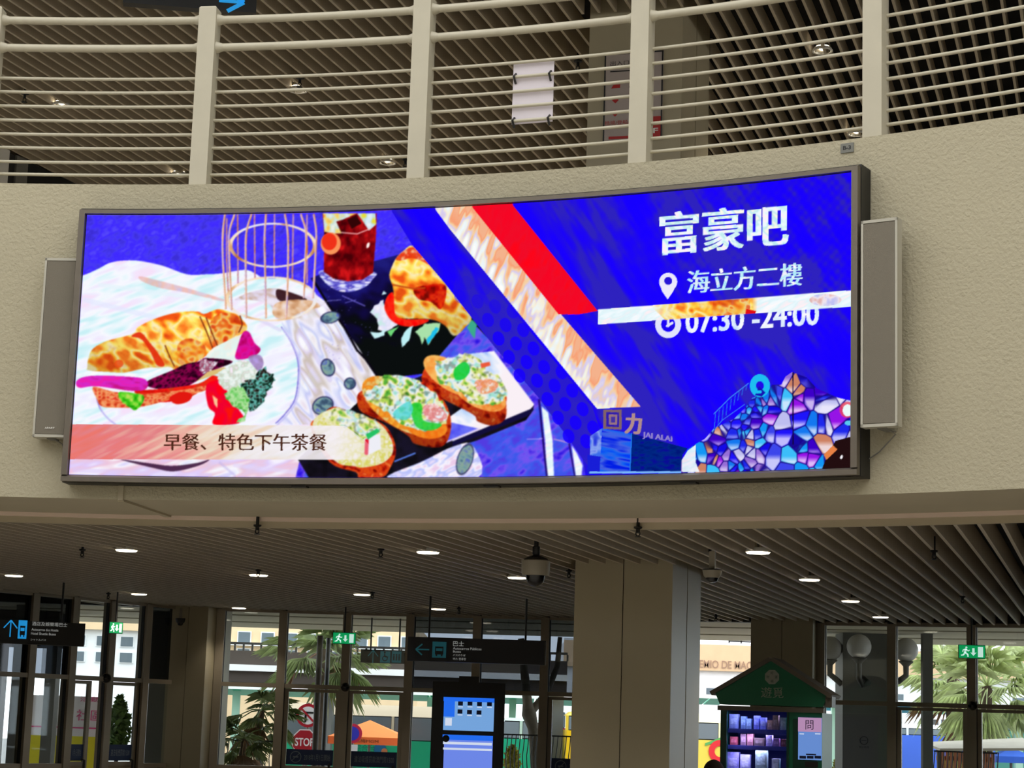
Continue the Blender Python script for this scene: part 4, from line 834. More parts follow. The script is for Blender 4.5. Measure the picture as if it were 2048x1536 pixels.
# ================================================================== GLASS FRONT
M_STICK = mat('blue_door_sticker', S(14, 40, 84), .5)
M_STICKTXT = mat('sticker_grey', S(120, 132, 146), .6)
M_PANEL = mat('door_bottom_panel', S(142, 128, 104), .5, var=.04)
ZT0, ZT1 = 1.95, 2.005
wn = [0]; dn = [0]
def bay(A, B, kind, sticker='', icon=False, leaf=(0, 1), upglass=None, sill=True):
    A = np.array([A[0], A[1], 0.0]); B = np.array([B[0], B[1], 0.0]); L = np.linalg.norm(B-A); e = (B-A)/L; d = np.cross(UP, e)   # d points outwards
    if kind == 'door': dn[0] += 1; nm = 'door_%d' % dn[0]
    else: wn[0] += 1; nm = 'window_%d' % wn[0]
    t = thing(nm, (A+B)/2, kind='structure')
    mw = .055
    MB().obox(A-e*mw-d*.07, e*mw*2, d*.14, UP*Z_LOW).build('mullion', M_ALU, t)
    MB().obox(A-e*(mw+.006)-d*.03, e*(2*mw+.012), d*.05, UP*Z_LOW).build('gasket', M_ALUDARK, t)
    MB().obox(A+e*mw-d*.06+UP*ZT0, e*(L-2*mw), d*.12, UP*(ZT1-ZT0)).build('transom', M_ALU, t)
    MB().obox(A+e*mw-d*.05+UP*(Z_LOW-.03), e*(L-2*mw), d*.1, UP*.05).build('head_rail', M_ALU, t)
    MB().obox(A+e*mw+UP*ZT1, e*(L-2*mw), d*.008, UP*(Z_LOW-ZT1)).build('pane', upglass or M_GLASS, t)
    if kind == 'door':
        l0 = mw+leaf[0]*(L-2*mw)+.004; l1 = mw+leaf[1]*(L-2*mw)-.004; o = A+e*l0; lw = l1-l0; st = .055
        lf = MB().obox(o-d*.02, e*st, d*.04, UP*(ZT0-.006)).obox(o+e*(lw-st)-d*.02, e*st, d*.04, UP*(ZT0-.006)).obox(o+e*st-d*.02+UP*(ZT0-.046), e*(lw-2*st), d*.04, UP*.04).obox(o+e*st-d*.02+UP*.9, e*(lw-2*st), d*.04, UP*.05).build('leaf_frame', M_ALU, t)
        MB().obox(o+e*st+UP*.95, e*(lw-2*st), d*.008, UP*(ZT0-.046-.95)).build('pane', M_GLASS, t)
        MB().obox(o+e*st-d*.012, e*(lw-2*st), d*.024, UP*.9).build('bottom_panel', M_PANEL, t)
        hx = lw-.1 if sticker != 'r' else .1
        MB().tube([o+e*hx-d*.025+UP*.98, o+e*hx-d*.07+UP*.97, o+e*hx-d*.07+UP*.75, o+e*hx-d*.025+UP*.74], .016, 8).build('handle', M_DARK, t, True)
        if sticker:
            sk = MB().obox(o+e*(st+.004)-d*.003+UP*.962, e*(lw-2*st-.008), d*.002, UP*.2).build('sticker', M_STICK, t)
            x0 = st+.05
            if icon:
                c = o+e*(st+.13)-d*.005+UP*1.062
                MB().lathe([(.066, 0), (.075, 0), (.075, .001), (.066, .001)], c, 24, d, False).obox(c-e*.035-UP*.008, e*.07, -d*.001, UP*.016).build('no_smoking_symbol', M_STICKTXT, sk)
                q = (e+UP)/math.sqrt(2); n2 = np.cross(q, d); MB().obox(c-q*.07-n2*.004, q*.14, n2*.008, -d*.001).build('slash', M_STICKTXT, sk)
                x0 = st+.24
            lettering(sticker, o+e*x0-d*.004+UP*1.02, e*(lw-st-.04-x0), UP*.085, M_STICKTXT, sk, 'lettering', .02)
    else:
        zz = .885 if sill else 0
        if sill: MB().obox(A+e*mw-d*.05+UP*.875, e*(L-2*mw), d*.1, UP*.055).build('sill_rail', M_ALU, t)
        MB().obox(A+e*mw+UP*(.93 if sill else .05), e*(L-2*mw), d*.008, UP*(ZT0-(.93 if sill else .05))).build('pane', M_GLASS, t)
        if sill: MB().obox(A+e*mw+UP*.05, e*(L-2*mw), d*.008, UP*.82).build('pane', M_GLASS, t)
    return t
# left wing
LA = at_z(0, 1180, Z_LOW)[:2]; LB = at_z(352, 1214, Z_LOW)[:2]; ld = (LB-LA)/np.linalg.norm(LB-LA); ln = np.array([ld[1], -ld[0], 0])
def onleft(px, py=1200): return at_plane(px, py, np.array([LA[0], LA[1], 0.0]), ln)[:2]
lx = [-20, 66, 147, 223, 294, 352]; lp = [onleft(x) for x in lx]
bay(lp[0], lp[1], 'window', upglass=M_GLASSDK); bay(lp[1], lp[2], 'window', upglass=M_GLASSDK)
bay(lp[2], lp[3], 'door', '1月1日開始', leaf=(0, .62)); bay(lp[3], lp[4], 'door', '違法吸煙罰款1500'); bay(lp[4], lp[5], 'window', upglass=M_GLASSDK)
lc = lp[0]-(lp[1]-lp[0])*2; bay(lc, lp[0], 'window', upglass=M_GLASSDK)
# middle run and right run on the outer circle
def onarc(px, py): return at_cyl(px, py, R_OUT-.06)[:2]
mp = [onarc(x, 1228) for x in (444, 569, 697, 823, 957, 1093, 1225, 1350)]
bay(mp[0], mp[1], 'window'); bay(mp[1], mp[2], 'door', '2018年1月1日開始', True); bay(mp[2], mp[3], 'door', '違法吸煙罰款澳門幣1500'); bay(mp[3], mp[4], 'window', upglass=M_GLASSDK)
bay(mp[4], mp[5], 'window', upglass=M_GLASSDK); bay(mp[5], mp[6], 'door', '2018年1月1日開始', True, upglass=M_GLASSDK); bay(mp[6], mp[7], 'door', '違法吸煙罰款澳門幣1500')
rp = [onarc(x, 1245) for x in (1643, 1785, 1944, 2110, 2270)]
bay(rp[0], rp[1], 'window', sill=False); bay(rp[1], rp[2], 'door'); bay(rp[2], rp[3], 'door'); bay(rp[3], rp[4], 'window')
aE = ang(rp[-1]); nE = max(1, round((.62-aE)*R_OUT/1.15))
for i in range(nE):
    b0_ = aE+(.62-aE)*i/nE; b1_ = aE+(.62-aE)*(i+1)/nE
    bay(pol(b0_, R_OUT-.06, 0)[:2], pol(b1_, R_OUT-.06, 0)[:2], 'window')
# door sensors, small domes over the double doors
for p, lb in ((lp[3], 'left doors'), (mp[2], 'middle doors'), (rp[2], 'right doors')):
    p = np.array([p[0], p[1], 1.985]); dv = -p*np.array([1, 1, 0]); dv /= np.linalg.norm(dv)
    s = thing('door_sensor', p+dv*.1, 'small dark dome sensor where the mullion meets the transom of the '+lb, 'sensor', 'door sensors')
    MB().lathe([(.058, 0), (.058, .02), (.045, .05), (.02, .062)], p+dv*.072, 18, dv).build('dome', M_DOME, s, True); MB().lathe([(.066, -.008), (.066, .004)], p+dv*.072, 18, dv).build('ring', M_ALU, s)

# ================================================================== INFORMATION KIOSK
KY = 24.0
A, e, d, W_, H_ = sgn_frame((866, 1362), (1010, 1400), KY)
kz = A[2]; k = thing('information_kiosk', (A[0]+W_/2, KY+.1, 0), 'black standing information kiosk with two lit blue screens stacked one above the other', 'kiosk')
MB().obox((A[0], KY, .06), (W_, 0, 0), (0, .2, 0), (0, 0, kz-.06)).build('cabinet', M_BLACK, k)
MB().obox((A[0]-.08, KY-.12, 0), (W_+.16, 0, 0), (0, .44, 0), (0, 0, .06)).build('base', M_DARK, k)
fr = np.array([A[0], KY-.002, 0.0])
def kp(px, py): return at_plane(px, py, fr, np.array([0, 1.0, 0]))
M_SCR1 = mat('lit_screen_pale_blue', S(20, 30, 50), .4, emit=.9, ecol=S(120, 170, 228)); M_SCR2 = mat('lit_screen_violet_blue', S(20, 30, 50), .4, emit=.9, ecol=S(112, 140, 240))
M_SCRB = mat('lit_screen_deep_blue', S(10, 30, 90), .4, emit=.9, ecol=S(30, 110, 245)); M_SCRW = mat('lit_screen_white', S(90, 90, 90), .4, emit=.9, ecol=S(215, 225, 245)); M_SCRD = mat('screen_dark_print', S(20, 26, 60), .5, emit=.1, ecol=S(20, 26, 70))
def kquad(x0, y0, x1, y1, m, name, parent, lift):
    a = kp(x0, y1); b = kp(x1, y0); return MB().obox((a[0], KY-lift, a[2]), (b[0]-a[0], 0, 0), (0, .004, 0), (0, 0, b[2]-a[2])).build(name, m, parent)
sA = kquad(886, 1397, 989, 1460, M_SCR1, 'upper_screen', k, .006); sB = kquad(884, 1472, 986, 1600, M_SCR2, 'lower_screen', k, .006)
kquad(887, 1397, 989, 1402, M_SCRB, 'menu_bar', sA, .009); kquad(887, 1402, 910, 1433, M_SCRB, 'side_menu', sA, .009)
for i, (x, y) in enumerate([(921, 1408), (940, 1408), (959, 1409), (979, 1409), (920, 1424), (939, 1425), (958, 1426)]):
    kquad(x-5, y-5, x+5, y+3, M_SCRD, 'icon', sA, .009); kquad(x-5, y+5, x+5, y+6.5, M_SCRW, 'caption', sA, .009)
kquad(890, 1436, 904, 1451, M_SCRW, 'blank_tile', sA, .009)
kquad(885, 1472, 986, 1479, M_SCRB, 'menu_bar', sB, .009); kquad(886, 1486, 984, 1488, M_SCRW, 'text_row', sB, .009); kquad(886, 1498, 984, 1499, M_SCRW, 'text_row', sB, .009)
c = kp(892, 1477); MB().lathe([(.042, 0), (.042, .01), (.03, .016)], (c[0], KY-.012, c[2]), 20, (0, -1, 0)).build('camera_eye', M_BLACK, k, True)
c0 = kp(938, 1362); MB().box(c0[0]-.12, c0[0]+.12, KY+.02, KY+.16, kz, kz+.07).build('top_box', M_BLACK, k)

# ================================================================== VENDING MACHINE
V0 = at_y(1441, 1450, 22.0); V0[2] = 0
M_VG = mat('vending_green', S(24, 128, 90), .4, var=.05); M_VGD = mat('vending_dark_green', S(20, 78, 58), .4); M_VEDGE = mat('vending_grey_trim', S(120, 112, 100), .45)
M_SHELF = mat('blue_lit_shelf', S(60, 66, 130), .4, emit=.04, ecol=S(50, 60, 220)); M_VIN = mat('blue_lit_interior', S(40, 42, 84), .6, emit=.03, ecol=S(40, 50, 200))  # shelf and interior glow faintly in place of the blue light falling on them
def vf(px, py, dep=0.0): return at_plane(px, py, V0+AD*dep, AD)
VW = (vf(1642, 1450)-V0)@AN; ZB = vf(1443, 1411)[2]; VD = .78
vm = thing('vending_machine', V0+AN*VW/2+AD*VD/2, 'green souvenir vending machine with a gabled roof, lit window and touch screen', 'vending machine')
wx0 = (vf(1452, 1450)-V0)@AN; wx1 = (vf(1576, 1450)-V0)@AN; wz1 = vf(1500, 1418)[2]; wz0 = .55
MB().obox(V0, AN*wx0, AD*VD, UP*ZB).build('side_panel', M_VGD, vm)
MB().obox(V0+AN*wx1, AN*(VW-wx1), AD*VD, UP*(ZB-.05)).build('control_column', M_VG, vm)
MB().obox(V0+AN*wx0, AN*(wx1-wx0), AD*VD, UP*wz0).build('lower_panel', M_VG, vm)
MB().obox(V0+AN*wx0+UP*wz1, AN*(wx1-wx0), AD*VD, UP*(ZB-wz1)).build('upper_panel', M_VGD, vm)
MB().obox(V0+AN*wx0+AD*(VD-.05)+UP*wz0, AN*(wx1-wx0), AD*.05, UP*(wz1-wz0)).build('back_panel', M_VIN, vm)
MB().obox(V0-AN*.03-AD*.03+UP*(ZB-.05), AN*(VW+.06), AD*.03, UP*.05).build('trim_bar', M_VEDGE, vm)
MB().obox(V0+AN*(VW+.002)-AD*.01, AN*.012, AD*(VD+.01), UP*(ZB-.05)).build('side_panel', M_VG, vm)
for q in (wx0-.012, wx1-.012): MB().obox(V0+AN*q-AD*.02+UP*(wz0-.02), AN*.024, AD*.02, UP*(wz1-wz0+.04)).build('window_frame', M_VGD, vm)
for q in (wz1-.012, wz0-.024): MB().obox(V0+AN*wx0-AD*.02+UP*q, AN*(wx1-wx0), AD*.02, UP*.036).build('window_frame', M_VGD, vm)
MB().obox(V0+AN*wx0-AD*.004+UP*wz0, AN*(wx1-wx0), AD*.005, UP*(wz1-wz0)).build('window_pane', glass_mat('vending_glass', (.88, .9, .97)), vm)
for q in (V0+AN*(wx1+.06)-AD*.012,): MB().obox(q+UP*.2, AN*(VW-wx1-.1), AD*.012, UP*(ZB-.32)).build('control_panel', M_VGD, vm)
# gable roof
gl = (vf(1431, 1400)-V0)@AN; gr = (vf(1655, 1400)-V0)@AN; ge = vf(1440, 1387)[2]; gb = ZB+.015; pk = vf(1543, 1322); pu = (pk-V0)@AN
gp = [V0+AN*(gl+.05)+UP*gb, V0+AN*(gr-.05)+UP*gb, V0+AN*gr+UP*ge, V0+AN*pu+UP*pk[2], V0+AN*gl+UP*ge]
MB().prism([p-AD*.015 for p in gp], AD*(VD*.8)).build('gable', M_VG, vm)
for a_, b_ in ((gp[4], gp[3]), (gp[2], gp[3])):
    nn = np.cross((b_-a_)/np.linalg.norm(b_-a_), AD); nn = nn if nn[2] > 0 else -nn; ext = (a_-b_)/np.linalg.norm(a_-b_)*.04
    MB().obox(a_+ext-AD*.06, b_-a_-ext, AD*(VD*.8+.1), nn*.045).build('roof_board', M_VEDGE, vm)
MB().obox(gp[2]-AN*.02-UP*(ge-gb)-AD*.02, AN*.07, AD*.3, UP*(ge-gb)).build('eave_block', M_VEDGE, vm)
cb = vf(1544, 1354, -.02); oc = [cb+AN*.083*math.cos(math.pi/8+q*math.pi/4)+UP*.083*math.sin(math.pi/8+q*math.pi/4) for q in range(8)]
M_VLOGO = mat('pale_emblem', S(176, 184, 172), .5); lg = MB().prism(oc, AD*.006).build('emblem', M_VLOGO, vm)
for q, ch in enumerate('好運福財'):
    o_ = cb+AN*.045*math.cos(math.pi/2-q*math.pi/2)+UP*.045*math.sin(math.pi/2-q*math.pi/2)-AN*.016-UP*.016; lettering(ch, o_-AD*.002, AN*.032, UP*.032, M_VGD, lg)
a0 = vf(1522, 1395, -.022); b0 = vf(1567, 1375, -.022); lettering('遊覓', a0, AN*((b0-a0)@AN), UP*(b0[2]-a0[2]), mat('faded_lettering', S(170, 188, 170), .5), vm, 'lettering', .01)
# its touch screen
def vq(x0, y0, x1, y1, m, name, parent, lift):
    a = vf(x0, y1, -lift); b = vf(x1, y0, -lift); return MB().obox(a, AN*((b-a)@AN), AD*.003, UP*(b[2]-a[2])).build(name, m, parent)
vs = vq(1596, 1436, 1644, 1519, mat('lit_screen_blue', S(20, 30, 60), .4, emit=.8, ecol=S(110, 152, 226)), 'touch_screen', vm, .016)
vq(1596, 1436, 1643, 1463, mat('lit_screen_pink', S(60, 30, 50), .4, emit=.7, ecol=S(206, 160, 205)), 'banner', vs, .019)
a0 = vf(1611, 1459, -.022); lettering('問', a0, AN*.085, UP*.1, M_SCRD, vs, 'lettering', .02)
for x in (1599, 1614, 1629): vq(x, 1512, x+13, 1517, M_SCRD, 'button', vs, .019)
vq(1612, 1508, 1632, 1510, M_SCRD, 'text_row', vs, .019); vq(1599, 1467, 1608, 1468.5, M_SCRW, 'text_row', vs, .019); vq(1630, 1467, 1641, 1468.5, M_SCRW, 'text_row', vs, .019)
vq(1610, 1524, 1636, 1534, M_DARK, 'card_slot', vm, .016); vq(1600, 1424, 1640, 1432, M_VG, 'handle_recess', vm, .016)
# shelves and goods
shz = [vf(1500, y, .1)[2] for y in (1458, 1491, 1545)]
for z in shz:
    sh = MB().obox(V0+AN*(wx0+.01)+AD*.08+UP*(z-.015), AN*(wx1-wx0-.02), AD*.5, UP*.015).build('shelf', M_SHELF, vm)
    MB().obox(V0+AN*(wx0+.01)+AD*.072+UP*(z-.045), AN*(wx1-wx0-.02), AD*.008, UP*.035).build('price_rail', M_SHELF, sh)
for zl in (wz1-.02, shz[0]-.05, shz[1]-.05):  # unseen fill lamps, added under each shelf to brighten the goods evenly
    lt = bpy.data.lights.new('window_lamp', 'AREA'); lt.shape = 'RECTANGLE'; lt.size = .6; lt.size_y = .05; lt.energy = 3.0; lt.color = (.55, .55, 1)
    lo_ = bpy.data.objects.new('window_lamp', lt); COL.objects.link(lo_); lo_.parent = vm; pl_ = V0+AN*(wx0+wx1)/2+AD*.1+UP*zl; lo_.location = [float(q) for q in pl_-np.array(vm['org'])]
goods = [(0, 1458, 1476, 28, (150, 165, 220)), (0, 1481, 1491, 24, (120, 150, 190)), (0, 1492, 1502, 20, (130, 160, 190)), (0, 1507, 1518, 26, (120, 130, 220)), (0, 1520, 1531, 23, (140, 150, 230)), (0, 1534, 1544, 18, (190, 150, 130)), (0, 1545, 1556, 28, (150, 120, 110)), (0, 1560, 1572, 24, (200, 205, 215)),
         (1, 1460, 1475, 16, (190, 80, 90)), (1, 1481, 1492, 22, (150, 110, 120)), (1, 1494, 1506, 23, (170, 110, 110)), (1, 1508, 1528, 15, (120, 95, 90)), (1, 1532, 1544, 21, (190, 170, 215)), (1, 1547, 1558, 15, (150, 110, 160)), (1, 1562, 1572, 14, (180, 90, 110)),
         (2, 1455, 1478, 38, (170, 160, 235)), (2, 1481, 1500, 34, (190, 185, 240)), (2, 1511, 1534, 50, (150, 170, 160)), (2, 1544, 1559, 28, (205, 205, 220))]
sh_n = ['top', 'middle', 'lower']; ordn = ['first', 'second', 'third', 'fourth', 'fifth', 'sixth', 'seventh', 'eighth']; cnt = [0, 0, 0]
coln = {0: 'bluish'}
for i, (r, x0, x1, h, c) in enumerate(goods):
    a = vf(x0, 1480, .12); b = vf(x1, 1480, .12); hz = h/3958*22.2; o_ = a.copy(); o_[2] = shz[r]; wq = (b-a)@AN
    name_c = 'reddish' if c[0] > c[2]+20 else ('blue-lit' if c[2] > c[0]+25 else 'pale')  # bluish cartons have the blue window light painted into their colour
    t = thing('souvenir_box', o_+AN*wq/2+AD*.05, '%s boxed souvenir, %s from the left on the %s shelf in the vending machine' % (name_c, ordn[cnt[r]], sh_n[r]), 'box', 'goods in the vending machine'); cnt[r] += 1
    MB().obox(o_, AN*wq, AD*.1, UP*hz).build('carton', mat('carton', S(*c), .6, var=.3, vscale=25), t)
    MB().obox(o_+AN*wq*.15-AD*.002+UP*hz*.3, AN*wq*.7, AD*.002, UP*hz*.4).build('front_label', mat('carton_label', S(*[min(255, q+35) for q in c]), .6, var=.35, vscale=40), t)

# ================================================================== PERSON by the vending machine (only the top of the head shows)
def person(base, label):
    bx, by, bz = base; t = thing('person', base, label, 'person')
    J = {'pel': (0, 0, .50), 'bel': (0, -.02, .66), 'che': (0, -.01, .85), 'nck': (0, -.03, 1.0), 'skl': (0, -.04, 1.06), 'crn': (0, -.045, 1.15),
         'shL': (-.17, 0, .93), 'elL': (-.22, -.06, .68), 'wrL': (-.12, -.26, .60), 'shR': (.17, 0, .93), 'elR': (.22, -.06, .68), 'wrR': (.12, -.26, .60),
         'hiL': (-.09, -.02, .49), 'knL': (-.11, -.44, .50), 'anL': (-.11, -.42, .09), 'toL': (-.12, -.58, .04), 'hiR': (.09, -.02, .49), 'knR': (.11, -.44, .50), 'anR': (.11, -.42, .09), 'toR': (.12, -.58, .04)}
    rad = dict(pel=.14, bel=.13, che=.14, nck=.055, skl=.075, crn=.085, shL=.065, elL=.045, wrL=.03, shR=.065, elR=.045, wrR=.03, hiL=.09, knL=.062, anL=.042, toL=.03, hiR=.09, knR=.062, anR=.042, toR=.03)
    E = [('pel', 'bel'), ('bel', 'che'), ('che', 'nck'), ('nck', 'skl'), ('skl', 'crn'), ('che', 'shL'), ('shL', 'elL'), ('elL', 'wrL'), ('che', 'shR'), ('shR', 'elR'), ('elR', 'wrR'), ('pel', 'hiL'), ('hiL', 'knL'), ('knL', 'anL'), ('anL', 'toL'), ('pel', 'hiR'), ('hiR', 'knR'), ('knR', 'anR'), ('anR', 'toR')]
    for s_, w_ in ((-1, 'wrL'), (1, 'wrR')):
        J['pa'+w_] = (s_*.10, -.33, .585); rad['pa'+w_] = .03; E.append((w_, 'pa'+w_))
        for q in range(5):
            n_ = 'fi%s%d' % (w_, q); J[n_+'a'] = (s_*(.07+.018*q), -.375-.008*(2-abs(q-2)), .575); J[n_+'b'] = (s_*(.065+.018*q), -.405-.01*(2-abs(q-2)), .552); rad[n_+'a'] = .010; rad[n_+'b'] = .008
            E += [('pa'+w_, n_+'a'), (n_+'a', n_+'b')]
    ks = list(J); me = bpy.data.meshes.new('body'); me.from_pydata([J[q] for q in ks], [(ks.index(a), ks.index(b)) for a, b in E], [])
    o = bpy.data.objects.new('body', me); COL.objects.link(o); o.parent = t
    md = o.modifiers.new('skin', 'SKIN'); me.skin_vertices
    if not me.skin_vertices: bpy.context.view_layer.objects.active = o
    sv = me.skin_vertices[0].data if me.skin_vertices else []
    for i, q in enumerate(ks):
        if i < len(sv): sv[i].radius = (rad[q], rad[q]); sv[i].use_root = (q == 'pel')
    o.modifiers.new('sub', 'SUBSURF').levels = 2; o.modifiers['sub'].render_levels = 2
    me.materials.append(mat('dark_jacket', S(44, 38, 34), .9)); 
    hp = np.array(base)+np.array([0, -.03, 1.165])
    MB().lathe([(.001, .122)]+[(.108*math.sin(q), .12*math.cos(q)) for q in np.linspace(.25, 2.0, 9)], hp, 20).build('hair', mat('dark_brown_hair', S(58, 40, 36), .8, var=.2, vscale=40), t, True)
    f = hp+np.array([0, -.085, -.045]); sk = mat('skin', S(170, 125, 100), .6)
    fc = MB(); fc.lathe([(.001, .02), (.06, .01), (.078, -.03), (.07, -.075), (.03, -.1)], f+np.array([0, .03, .03]), 16); fc.build('face', sk, t, True)
    for sx in (-1, 1): MB().lathe([(.001, .008), (.008, 0), (.001, -.008)], f+np.array([sx*.03, -.045, .035]), 8).build('eye', M_BLACK, t, True); MB().lathe([(.001, .028), (.014, .01), (.012, -.02), (.001, -.028)], f+np.array([sx*.1, .05, .02]), 8).build('ear', sk, t, True)
    MB().tube([f+np.array([0, -.046, .04]), f+np.array([0, -.062, .005])], [.007, .013], 8).build('nose', sk, t, True); MB().cbox(f+np.array([0, -.047, -.02]), np.array([1., 0, 0]), np.array([0, 1., 0]), UP, .02, .004, .004).build('mouth', mat('lips', S(140, 80, 75), .5), t)
pp = at_y(1424, 1519, 20.6); zseat = pp[2]-1.285
person((pp[0]+.02, 20.63, max(zseat, 0)), 'seated person in dark clothes, only the dark brown hair showing beside the vending machine')
st_ = thing('waiting_bench', (pp[0]+.02, 20.75, 0), 'plain dark bench beside the green vending machine, below the edge of the photo', 'bench')
MB().box(pp[0]-.6, pp[0]+.55, 20.5, 20.9, .33, .38).build('seat', M_DARK, st_)
for xx in (-.5, .4): MB().box(pp[0]+xx, pp[0]+xx+.06, 20.55, 20.85, 0, .33).build('leg', M_DARK, st_)

# ================================================================== OUTSIDE
X1 = np.array([1.0, 0, 0]); Y1 = np.array([0, 1.0, 0]); GZ = -1.2
def rect(px0, py0, px1, py1, Y):                              # real x / z range of something seen at that distance
    a = at_y(px0, (py0+py1)/2, Y); b = at_y(px1, (py0+py1)/2, Y); t = at_y((px0+px1)/2, py0, Y); q = at_y((px0+px1)/2, py1, Y)
    return a[0], b[0], q[2], t[2]
M_BOARD = mat('soffit_board', S(206, 198, 176), .7, var=.05)
M_CREAM = mat('cream_render', S(228, 198, 158), .85, var=.04); M_BWHITE = mat('white_render', S(236, 236, 236), .85, var=.03); M_TANB = mat('tan_band', S(214, 180, 142), .8, var=.04)
M_FGLASS = mat('far_window', S(96, 108, 116), .2); M_IRON = mat('black_iron', S(22, 22, 22), .5); M_BROWN = mat('brown_steel', S(62, 52, 46), .7, var=.08)
M_PIL = mat('grey_pillar', S(104, 104, 101), .6, var=.05)
# canopy soffit with long boards and roof above it
so = thing('ceiling_canopy', pol(.2, R_OUT+3, 3.0), kind='structure')
for k in range(6):
    MB().sweep([(R_OUT+.25+k*1.12, 3.0+.012*(k % 2)), (R_OUT+1.27+k*1.12, 3.0+.012*(k % 2)), (R_OUT+1.27+k*1.12, 3.05), (R_OUT+.25+k*1.12, 3.05)], -.28, .75, 40).build('soffit_board', M_BOARD, so)
MB().sweep([(R_OUT+.2, 3.08), (R_OUT+7.1, 3.08), (R_OUT+7.1, 3.4), (R_OUT+.2, 3.4)], -.28, .75, 40).build('roof_slab', M_SLAB, so)
def pillar(px0, px1, r, label):
    a = at_cyl((px0+px1)/2, 1400, r); wv = (px1-px0)/FPX*a[1]
    t = thing('pillar', (a[0], a[1]+wv/2, -.02), label, 'pillar')
    MB().box(a[0]-wv/2, a[0]+wv/2, a[1], a[1]+wv, -.02, 3.0).build('shaft', M_PIL, t)
    MB().box(a[0]-wv/2-.02, a[0]+wv/2+.02, a[1]-.02, a[1]+wv+.02, -.02, .25).build('plinth', M_DARK, t)
    return a, wv, t
pa, pw, pt = pillar(1686, 1776, R_OUT+3.2, 'broad grey pillar outside the glass behind the globe lamps')
lettering('禁止吸煙', at_plane(1718, 1496, np.array([0, pa[1]-.006, 0.]), Y1), X1*.14, UP*.03, M_DARK, pt)
cN = at_plane(1728, 1481, np.array([0, pa[1]-.004, 0.]), Y1); MB().lathe([(.05, 0), (.06, 0), (.06, .002), (.05, .002)], cN, 20, -Y1, False).obox(cN-X1*.035-UP*.004, X1*.07, -Y1*.002, UP*.008).build('no_smoking_symbol', M_DARK, pt)
pillar(1846, 1866, R_OUT+3.0, 'thin grey pillar outside between the globe lamps and the right palm')
pillar(296, 345, R_OUT+2.2, 'dark grey pillar outside beside the left column'); pillar(20, 52, R_OUT+1.5, 'grey pillar outside behind the far left window')
# globe lamps on the pillar
M_GLOBE = mat('frosted_globe', S(196, 194, 192), .35)
for px, py, sx, lb in ((1660, 1297, 1, 'frosted globe lamp on a bent arm left of the broad pillar'), (1718, 1293, 0, 'frosted globe lamp on a hooked arm in front of the broad pillar'), (1812, 1300, -1, 'frosted globe lamp on a bent arm right of the broad pillar')):
    g = at_y(px, py, pa[1]-.32 if sx == 0 else pa[1]+.1); t = thing('globe_lamp', g-UP*.6, lb, 'lamp', 'globe lamps on the pillar')
    MB().lathe([(.172*math.sin(q), .172*math.cos(q)) for q in np.linspace(.02, 2.75, 16)], g, 24).build('globe', M_GLOBE, t, True)
    MB().lathe([(.1, -.155), (.105, -.17), (.07, -.2), (.035, -.24)], g, 18).build('collar', M_DARK, t, True)
    if sx: pts = [g-UP*.22, g-UP*.36, g-UP*.44+X1*sx*.1, np.array([pa[0]-sx*pw/2, pa[1]+.1, g[2]-.5])]
    else: pts = [g-UP*.22, g-UP*.44, g-UP*.54+X1*.05, g-UP*.5+X1*.13, g+Y1*.32-UP*.42+X1*.1]
    MB().tube(pts, .042, 12).build('arm', M_DARK, t, True)
# terrace fence with wavy bars
def fence(px0, px1, ytop, r, label):
    a0 = ang(at_cyl(px0, ytop, r)); a1 = ang(at_cyl(px1, ytop, r)); zt = at_cyl((px0+px1)/2, ytop, r)[2]; n = max(3, int((a1-a0)*r/.062))
    t = thing('iron_fence', pol((a0+a1)/2, r, -.02), label, 'fence')
    for i in range(n+1):
        a = a0+(a1-a0)*i/n
        MB().tube([pol(a, r, -.02+(zt+.02)*q/9)+np.array([math.cos(a), -math.sin(a), 0])*.014*math.sin(q*1.6) for q in range(10)], .008, 5).build('bar', M_IRON, t)
    for z in (zt-.02, .15): MB().sweep([(r-.012, z), (r+.012, z), (r+.012, z+.022), (r-.012, z+.022)], a0, a1, 8).build('rail', M_IRON, t)
fence(1006, 1165, 1470, R_OUT+4.6, 'black wavy-bar iron fence outside beside the big column'); fence(1868, 1995, 1503, R_OUT+4.6, 'black wavy-bar iron fence outside below the right palm'); fence(440, 550, 1480, R_OUT+4.6, 'black wavy-bar iron fence outside behind the small palm')
